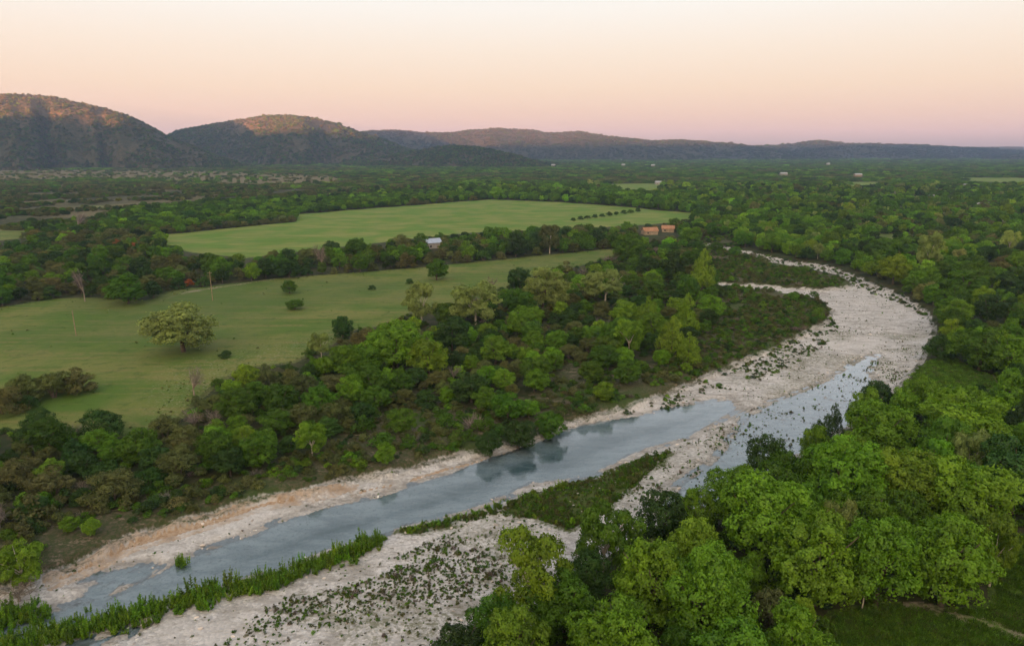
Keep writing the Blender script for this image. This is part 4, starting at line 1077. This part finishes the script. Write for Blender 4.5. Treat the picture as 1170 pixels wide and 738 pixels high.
# trees on the hill slopes
hs_protos = [whole('scrub_j', 'juniper', 660 + i, 420, .15, NEEDLE, BARK, .45) for i in range(4)]
hs_coll = proto_collection('hillside_kinds', hs_protos)
pos, rot, scl, idx, tint = [], [], [], [], []
for hi, (ho, V, Fh) in enumerate(HILLS):
    dist = V[:, 1].mean()
    per = {0: 32000, 1: 28000, 2: 12000, 3: 26000, 4: 16000, 5: 1800, 6: 4500, 7: 4500, 8: 0, 9: 4000}[hi]
    if not per: continue
    A, Bq, Cq = V[Fh[:, 0]], V[Fh[:, 1]], V[Fh[:, 3]]
    area = np.linalg.norm(np.cross(Bq - A, Cq - A), axis=1)
    front = (A[:, 2] > -3)
    area = area * front
    f = rng.choice(len(Fh), per, p=area / area.sum())
    u, v = rng.uniform(0, 1, (2, per, 1))
    p = A[f] + (Bq[f] - A[f]) * u + (Cq[f] - A[f]) * v
    dens = fbm(p[:, 0] / 70, p[:, 1] / 70, 3, 90 + hi)
    keep = rng.uniform(0, 1, per) < sstep(.26, .52, dens - .13 * sstep(110, 240, p[:, 2]) * (hi < 2)) * .9 + .10
    p = p[keep]
    s = np.exp(rng.normal(0, .3, len(p))) * {0: 8.5, 1: 10, 2: 9, 3: 15, 4: 18, 5: 13, 6: 13, 7: 15, 8: 20, 9: 14}[hi]
    for q, ss in zip(p, s):
        pos.append(q - np.array([0, 0, .3])); rot.append(rng.uniform(0, 6.28)); scl.append((ss, ss, ss * (.72 if hi < 3 else .5))); idx.append(rng.integers(0, 4))
        tint.append(vary(rng.choice([o_, d_, g], p=[.40, .35, .25])) * (.95 if hi < 3 else .6))
scatter('hillside_scrub', hs_coll, pos, rot, scl, idx, tint)

# brush on the flood plain, weeds on the gravel, reeds, grass, stones
def blades(seed, n, h, spread, width, lean=.5):
    rg = np.random.default_rng(seed)
    a = rg.uniform(0, 6.28, n); q = spread * np.sqrt(rg.uniform(0, 1, n))
    base = np.stack([q * np.cos(a), q * np.sin(a), np.zeros(n)], 1)
    d = unit(np.stack([lean * rg.normal(size=n), lean * rg.normal(size=n), np.ones(n)], 1))
    ln = h * rg.uniform(.5, 1.0, n)
    C = base + d * ln[:, None] * .5
    N = unit(np.cross(d, rg.normal(size=(n, 3))))
    V, F = quads(C, N, ln, .5, rg, axis=d)
    # narrow: squeeze towards the blade's axis
    Vr = V.reshape(n, 4, 3); ax = (Vr[:, 2] - Vr[:, 0]) / (ln[:, None] + 1e-9)
    off = Vr - Vr[:, :1]; al = (off * ax[:, None]).sum(2, keepdims=True) * ax[:, None]
    perp = off - al; pl = np.linalg.norm(perp, axis=2, keepdims=True) + 1e-9
    Vr = Vr[:, :1] + al + perp / pl * np.minimum(pl, width)
    return Vr.reshape(-1, 3), F, rg.uniform(0, 1, n)
def willow(seed):
    """upright leafy shoots from one root"""
    rg = np.random.default_rng(seed); P_, T_ = [], []
    for i in range(7):
        a = rg.uniform(0, 6.28); q = rg.uniform(0, .28); hgt = rg.uniform(.6, 1.0)
        b0 = np.array([q * math.cos(a), q * math.sin(a), 0]); tip = b0 + np.array([.12 * math.cos(a), .12 * math.sin(a), hgt]) 
        n = 46
        tt = rg.uniform(.12, 1.0, n)[:, None]
        c = b0 + (tip - b0) * tt
        d = unit(np.stack([rg.normal(size=n), rg.normal(size=n), .9 + 0 * rg.normal(size=n)], 1))
        N = unit(np.cross(d, rg.normal(size=(n, 3))))
        V, F = quads(c + d * .07 * (1.2 - tt), N, .15 * (1.25 - .6 * tt[:, 0]), .34, rg, axis=d)
        P_.append((V, F)); T_.append(rg.uniform(0, 1, n))
    V, F = join(P_)
    return mesh_from('willow_shoots', V, F, [BLADE], {'leaf_tone': np.concatenate(T_)})
def tuft(seed, n, h, spread, width, lean=.5):
    V, F, t = blades(seed, n, h, spread, width, lean)
    return mesh_from('grass_tuft', V, F, [BLADE], {'leaf_tone': t})
def stone(seed):
    rg = np.random.default_rng(seed)
    V, F = [], []
    k, m = 8, 5
    for i in range(m + 1):
        ph = math.pi * i / m
        for j in range(k):
            th = 2 * math.pi * j / k
            r = .5 * (1 + .3 * mnoise.noise(Vector((math.cos(th) * math.sin(ph) * 1.5 + seed, math.sin(th) * math.sin(ph) * 1.5, math.cos(ph) * 1.5))))
            V.append((r * math.sin(ph) * math.cos(th), r * math.sin(ph) * math.sin(th) * .8, r * math.cos(ph) * .55 + .15))
    for i in range(m):
        for j in range(k): F.append((i * k + j, i * k + (j + 1) % k, (i + 1) * k + (j + 1) % k, (i + 1) * k + j))
    return mesh_from('cobble', V, F, [STONE])
m_, t_ = new_mat('limestone_cobble')
tn = t_.attr('tint', 'INSTANCER').outputs['Color']
bs = t_.add('ShaderNodeBsdfPrincipled', Roughness=.9); t_.put(bs.inputs['Base Color'], tn)
t_.add('ShaderNodeOutputMaterial', Surface=bs); STONE = m_

def sample_poly(pg, n):
    lo, hi = pg.min(0), pg.max(0)
    lo = np.maximum(lo, [-260, 42]); hi = np.minimum(hi, [330, 700])
    p = rng.uniform(0, 1, (n, 2)) * (hi - lo) + lo
    return p[inside(pg, p[:, 0], p[:, 1])]
def in_view(p):
    f = p[:, 1] * CP + 60 * SP
    return (np.abs(p[:, 0] / f) < .84) & (p[:, 1] > 48)

# brush
shr = [mesh_from('brush', *(lambda q: (q[0], q[1], [NEEDLE if i % 2 else LEAF], {'leaf_tone': q[2]}))(foliage('shrub', 700 + i, 700, .085, .5))) for i in range(6)]
dead = []
for i in range(2):
    V, F, tn_ = blades(730 + i, 160, 1.0, .3, .012, .75); dead.append(mesh_from('dead_brush', V, F, [TWIG], {'leaf_tone': tn_}))
br_coll = proto_collection('brush_kinds', shr + dead)
p = sample_poly(BRUSH, 110000); p = p[in_view(p)]
d1 = fbm(p[:, 0] / 11, p[:, 1] / 11, 3, 61); isl = inside(ISLAND, p[:, 0], p[:, 1]) | inside(ISLAND2, p[:, 0], p[:, 1])
dens = np.where(isl, .62, .34) * sstep(.34, .54, d1 + isl * .14)
kp = (rng.uniform(0, 1, len(p)) < dens) & (sdist(FLOOD, p[:, 0], p[:, 1], 10) < -.8)
p = p[kp]; isl = isl[kp]
q = sample_poly(NEARWOOD, 26000); q = q[in_view(q)]; q = q[rng.uniform(0, 1, len(q)) < .28]
q2 = sample_poly(GROVE, 20000); q2 = q2[in_view(q2) & ~inside(CLEAR3, q2[:, 0], q2[:, 1]) & ~inside(CLEAR1, q2[:, 0], q2[:, 1])]; q2 = q2[rng.uniform(0, 1, len(q2)) < .22]
# a few tufts of brush on the upper edge of the gravel
e = sample_poly(FLOOD, 90000); e = e[in_view(e)]; se = sdist(FLOOD, e[:, 0], e[:, 1], 30)
upper = inside(poly([(690, 480), (760, 455), (840, 420), (950, 360), (960, 380), (930, 405), (860, 440), (760, 468)], ZG), e[:, 0], e[:, 1])
scr = inside(poly([(860, 283), (905, 290), (960, 301), (1000, 311), (1045, 326), (1078, 350), (1066, 385), (1052, 360), (1022, 345), (985, 332), (945, 312), (900, 300)], ZG), e[:, 0], e[:, 1]) | (e[:, 1] > P(585, 296)[1])
pick = ((scr & (rng.uniform(0, 1, len(e)) < .27)) | (upper & (rng.uniform(0, 1, len(e)) < .75) & (fbm(e[:, 0] / 6, e[:, 1] / 6, 2, 15) > .5))); e = e[pick]
allp = np.concatenate([p, q, q2, e]); kindz = np.concatenate([np.zeros(len(p)), np.ones(len(q)), np.full(len(q2), 2), np.where(scr[pick], 4, 3)])
zz = ground_z(allp[:, 0], allp[:, 1])
s = np.exp(rng.normal(0, .35, len(allp))) * np.choose(kindz.astype(int), [1.7, 2.4, 2.6, .85, 1.15])
s[:len(p)] *= np.where(isl, .9, 1.15)
hrat = rng.uniform(.55, .95, len(allp))
idx = rng.integers(0, 6, len(allp)); dd = (rng.uniform(0, 1, len(allp)) < .05) & (kindz < 2); idx[dd] = 6 + rng.integers(0, 2, dd.sum())
tint = []
for i in range(len(allp)):
    if idx[i] > 5: tint.append(vary(x_))
    elif kindz[i] == 0: tint.append(vary(rng.choice([o_, d_, g, b], p=[.42, .16, .36, .06])))
    elif kindz[i] == 2: tint.append(vary(rng.choice([g, d_, b], p=[.5, .35, .15])))
    else: tint.append(vary(rng.choice([o_, d_, g, b], p=[.3, .28, .32, .1])))
scatter('brush', br_coll, np.column_stack([allp, zz - .06]), rng.uniform(0, 6.28, len(allp)), np.column_stack([s, s, s * hrat]), idx, tint)
print('BRUSH', len(allp))

# gravel weeds
wd = [tuft(740 + i, 46, .5, .28, .045, .7) for i in range(4)] + [mesh_from('weed', *(lambda q: (q[0], q[1], [LEAF], {'leaf_tone': q[2]}))(foliage('shrub', 760 + i, 160, .17, .5))) for i in range(3)]
wd_coll = proto_collection('weed_kinds', wd)
p = sample_poly(WEEDBAR, 42000); p = p[in_view(p) & inside(FLOOD, p[:, 0], p[:, 1])]
st = fbm((p[:, 0] * .83 + p[:, 1] * .55) / 14, (-p[:, 0] * .55 + p[:, 1] * .83) / 3.5, 3, 71)
rightside = np.clip((p[:, 0] + 40) / 50, 0, 1)
kp = rng.uniform(0, 1, len(p)) < .012 + .30 * sstep(.51, .74, st + .10 * rightside)
a1 = p[kp]
p = sample_poly(RIFFLE, 22000); p = p[in_view(p)]
st = fbm(p[:, 0] / 5, p[:, 1] / 5, 3, 72)
a2 = p[(rng.uniform(0, 1, len(p)) < .10 + .6 * sstep(.46, .62, st))]
p = sample_poly(FLOOD, 90000); p = p[in_view(p) & (p[:, 1] > 60)]
st = fbm(p[:, 0] / 6, p[:, 1] / 6, 3, 73)
a3 = p[(rng.uniform(0, 1, len(p)) < .03 + (.22 + .35 * inside(BEND, p[:, 0], p[:, 1])) * sstep(.46, .62, st))]
p = sample_poly(GRASSBAR, 40000); a4 = p[rng.uniform(0, 1, len(p)) < .08 + .5 * sstep(.35, .6, fbm(p[:, 0] / 6, p[:, 1] / 6, 3, 74))]
allp = np.concatenate([a1, a2, a3, a4]); kz = np.concatenate([np.zeros(len(a1)), np.ones(len(a2)), np.full(len(a3), 2), np.full(len(a4), 3)])
zz = ground_z(allp[:, 0], allp[:, 1])
ok = (zz > ZW - .30) | ((kz == 1) & (rng.uniform(0, 1, len(zz)) < .7))
ok &= ~((kz == 2) & (zz < ZW))
allp, kz, zz = allp[ok], kz[ok], zz[ok]
s = np.exp(rng.normal(0, .35, len(allp))) * np.choose(kz.astype(int), [.42, .42, .34, .62])
tint = [vary(rng.choice([o_, g, b, x_], p=[.36, .40, .16, .08]) if k != 3 else rng.choice([g, o_, yy_], p=[.5, .4, .1])) for k in kz]
scatter('gravel_weeds', wd_coll, np.column_stack([allp, zz - .03]), rng.uniform(0, 6.28, len(allp)), np.column_stack([s, s, s * rng.uniform(.7, 1.4, len(s))]), rng.integers(0, 7, len(allp)), tint)
print('WEEDS', len(allp))

# reeds: willow shoots along the near shore
wl_coll = proto_collection('willow_kinds', [willow(800 + i) for i in range(6)])
pts = []
def strip(line, width, n, gap=.0):
    L = np.array([P(a, c_, ZG) for a, c_ in line]); seg = np.linalg.norm(np.diff(L, axis=0), axis=1); cum = np.concatenate([[0], np.cumsum(seg)])
    for i in range(n):
        u = rng.uniform(0, cum[-1]); x = np.interp(u, cum, L[:, 0]); y = np.interp(u, cum, L[:, 1])
        pts.append((x + rng.normal(0, width), y + rng.normal(0, width * .8)))
strip([(-30, 752), (40, 730), (100, 717), (160, 703), (215, 690), (262, 672)], 1.5, 330)
strip([(276, 676), (310, 668), (342, 657)], 1.2, 100)
strip([(345, 652), (375, 642), (410, 630), (437, 618)], 1.2, 160)
strip([(205, 640), (207, 643)], .5, 8)
strip([(-20, 714), (10, 708), (44, 700)], 1.3, 110)
strip([(455, 606), (520, 592), (600, 570), (650, 556)], .7, 60)
pts = np.array(pts); zz = ground_z(pts[:, 0], pts[:, 1])
s = np.exp(rng.normal(0, .22, len(pts)))
hh = s * np.where(pts[:, 0] > P(440, 606, ZG)[0], .7, 1.45)
scatter('willow_reeds', wl_coll, np.column_stack([pts, np.maximum(zz, ZW - .2) - .05]), rng.uniform(0, 6.28, len(pts)), np.column_stack([s * 1.9, s * 1.9, hh * np.exp(rng.normal(0, .25, len(s)))]), rng.integers(0, 6, len(pts)), [vary(rng.choice([b, yy_], p=[.7, .3])) * 1.15 for _ in pts])

# stones
st_coll = proto_collection('stone_kinds', [stone(850 + i) for i in range(5)])
p = sample_poly(FLOOD, 60000); p = p[in_view(p)]
st = fbm(p[:, 0] / 8, p[:, 1] / 8, 3, 91); nearw = np.max([sdist(w, p[:, 0], p[:, 1], 6) for w in WATERS], 0)
kp = rng.uniform(0, 1, len(p)) < .05 + .22 * sstep(.5, .7, st) + .18 * (np.abs(nearw) < 1.5)
kp &= (nearw < 1.5) | inside(RIFFLE, p[:, 0], p[:, 1])
p = p[kp]; zz = ground_z(p[:, 0], p[:, 1])
s = np.minimum(np.exp(rng.normal(-1.15, .40, len(p))), .7)
base = np.array([.50, .45, .41])
tint = base * np.exp(rng.normal(0, .25, (len(p), 1)))
scatter('river_stones', st_coll, np.column_stack([p, zz - .04]), rng.uniform(0, 6.28, len(p)), np.column_stack([s * 1.3, s, s * .8]), rng.integers(0, 5, len(p)), np.clip(tint, 0, .75))

# long grass in the near clearings and along the field edges
gt_coll = proto_collection('grass_kinds', [tuft(880 + i, 40, .45, .5, .03, .5) for i in range(4)])
p = sample_poly(CLEAR3, 40000); p = p[in_view(p)]; p = p[:9000]
q = sample_poly(CLEAR1, 9000); q = q[:1500]
p = np.concatenate([p, q])
p = p[~inside(TRACK, p[:, 0], p[:, 1])]
zz = ground_z(p[:, 0], p[:, 1]); s = np.exp(rng.normal(0, .3, len(p))) * .9
scatter('long_grass', gt_coll, np.column_stack([p, zz - .02]), rng.uniform(0, 6.28, len(p)), np.column_stack([s, s, s]), rng.integers(0, 4, len(p)), [vary(rng.choice([g, b, o_], p=[.4, .5, .1])) for _ in p])

p = sample_poly(FIELD_A, 60000); p = p[in_view(p)]
sd = sdist(FIELD_A, p[:, 0], p[:, 1], 30); so_ = sdist(STONY, p[:, 0], p[:, 1], 30)
st = fbm(p[:, 0] / 10, p[:, 1] / 10, 3, 95)
p = p[rng.uniform(0, 1, len(p)) < .012 + .30 * sstep(9, 1, sd) * sstep(.4, .6, st) + .22 * (so_ > 0) * sstep(.42, .6, st)]
s = np.exp(rng.normal(0, .35, len(p))) * .5
scatter('pasture_weeds', wd_coll, np.column_stack([p, ground_z(p[:, 0], p[:, 1]) - .02]), rng.uniform(0, 6.28, len(p)), np.column_stack([s, s, s * .8]), rng.integers(0, 7, len(p)), [vary(rng.choice([g, o_, p_, d_], p=[.35, .35, .2, .1])) for _ in p])
print('PASTURE', len(p))

# ------------------------------------------------------------------ poles
WOOD = plain_mat('weathered_pole_wood', (.30, .22, .15), .9, .25, 2)
def pole(px, py, hpx, label, arm):
    x, y = P(px, py); f = y * CP + 60 * SP; h = hpx * f / FPX / CP
    z = float(ground_z(np.array([x]), np.array([y]))[0])
    root = link(bpy.data.objects.new('utility_pole', None)); root.location = (x, y, z - .1); root['label'] = label; root['category'] = 'pole'; root['group'] = 'wooden poles in the near field'
    o = link(bpy.data.objects.new('post', mesh_from('post', *tube([(0, 0, 0), (0, 0, h * .5), (0, 0, h)], [.15, .13, .10], 8), [WOOD]))); o.parent = root
    if arm:
        o = link(bpy.data.objects.new('crossarm', mesh_from('crossarm', *box(-.9, -.22, h - .75, .9, -.135, h - .6), [WOOD]))); o.parent = root
        for xx in (-.75, .75):
            c = link(bpy.data.objects.new('insulator', mesh_from('insulator', *tube([(xx, -.18, h - .597), (xx, -.18, h - .45)], [.05, .03], 6), [M_TIN]))); c.parent = root
pole(243, 343, 33, 'tall wooden utility pole at the top edge of the near field', True)
pole(87, 383, 29, 'thin wooden pole standing in the near field at left', False)

# ------------------------------------------------------------------ haze
bx = 9000
V, F = box(-7600, -4300, -6, 7600, 11200, 350)
hz = link(bpy.data.objects.new('haze', mesh_from('haze', V, F, [])))
hz['kind'] = 'stuff'
m, t = new_mat('valley_haze')
pv = t.add('ShaderNodeVolumePrincipled', Color=(.46, .63, 1.0), Density=1.0e-4, Anisotropy=.2)
t.add('ShaderNodeOutputMaterial', Volume=pv.outputs[0])
hz.data.materials.append(m)

# ------------------------------------------------------------------ sky and sun
w = bpy.data.worlds.new('World'); scene.world = w; w.use_nodes = True
t = NT(w.node_tree)
sky = t.add('ShaderNodeTexSky', {'sky_type': 'NISHITA', 'sun_disc': False, 'sun_elevation': SUN_EL, 'sun_rotation': math.pi + SUN_AZ, 'altitude': 400.0})
tc = t.add('ShaderNodeTexCoord').outputs['Generated']
sep = t.add('ShaderNodeSeparateXYZ', Vector=tc)
el = t.math('ARCSINE', sep.outputs[2])
elf = t.math('DIVIDE', t.math('MULTIPLY', el, 180 / math.pi), 90.0, clamp=True)
def srgb(r, g_, b_): return tuple((c / 255 / 12.92 if c / 255 <= .04045 else ((c / 255 + .055) / 1.055) ** 2.4) for c in (r, g_, b_))
cr = t.n.new('ShaderNodeValToRGB'); t.l.new(elf, cr.inputs[0])
stops = [(0, srgb(226, 194, 188)), (1.0, srgb(233, 202, 188)), (2.6, srgb(242, 209, 186)), (4.6, srgb(246, 220, 193)), (7.5, srgb(247, 231, 212)), (10.5, srgb(247, 242, 233)), (16, srgb(226, 228, 230)), (28, srgb(206, 210, 214)), (60, srgb(186, 194, 204)), (90, srgb(176, 186, 202))]
e_ = cr.color_ramp.elements
e_[0].position = 0; e_[0].color = (*stops[0][1], 1); e_[1].position = 1; e_[1].color = (*stops[-1][1], 1)
for a_, c_ in stops[1:-1]:
    q = e_.new(a_ / 90); q.color = (*c_, 1)
# afterglow round the sun, behind the drone
dotn = t.add('ShaderNodeVectorMath', {'operation': 'DOT_PRODUCT'}); t.put(dotn.inputs[0], tc); dotn.inputs[1].default_value = (-TR.x, -TR.y, .12)
glow = t.ramp(dotn.outputs['Value'], .2, 1.0, 0, 1.0)
grad = t.mix(glow, cr.outputs[0], (2.6, 1.95, 1.25))
addn = t.mix(1.0, t.mix(1.0, grad, (2.0, 2.0, 2.0), 'MULTIPLY'), t.mix(1.0, sky.outputs[0], (.05, .05, .05), 'MULTIPLY'), 'ADD')
for nd in t.n:
    if nd.bl_idname == 'ShaderNodeMix': nd.clamp_result = False; nd.clamp_factor = False
bg = t.add('ShaderNodeBackground', Color=addn, Strength=.05)
t.add('ShaderNodeOutputWorld', Surface=bg)

sl = bpy.data.lights.new('sun', 'SUN'); sl.energy = 5.0; sl.angle = R(.5); sl.color = (1.0, .34, .15)
so = link(bpy.data.objects.new('sun', sl))
dirv = Vector((TR.x * math.cos(SUN_EL), TR.y * math.cos(SUN_EL), -math.sin(SUN_EL)))
so.rotation_euler = dirv.to_track_quat('-Z', 'Y').to_euler(); so.location = (-300, -1000, 200)

# ------------------------------------------------------------------ camera and render settings
cd = bpy.data.cameras.new('camera'); cam = link(bpy.data.objects.new('camera', cd))
cam.location = (0, 0, CAM_Z); cam.rotation_euler = (math.pi / 2 - PITCH, 0, 0)
cd.sensor_width = 36; cd.sensor_fit = 'HORIZONTAL'; cd.lens = 36 * FPX / 1170; cd.clip_start = .5; cd.clip_end = 20000
scene.camera = cam
vs_ = scene.view_settings; vs_.view_transform = 'Standard'; vs_.look = 'None'; vs_.gamma = 1; vs_.exposure = 3.42; vs_.use_curve_mapping = False
scene.render.engine = 'CYCLES'
cy = scene.cycles
cy.use_denoising = True
cy.max_bounces = 5; cy.diffuse_bounces = 2; cy.glossy_bounces = 2; cy.transmission_bounces = 3; cy.transparent_max_bounces = 6; cy.volume_bounces = 0
cy.sample_clamp_indirect = 4
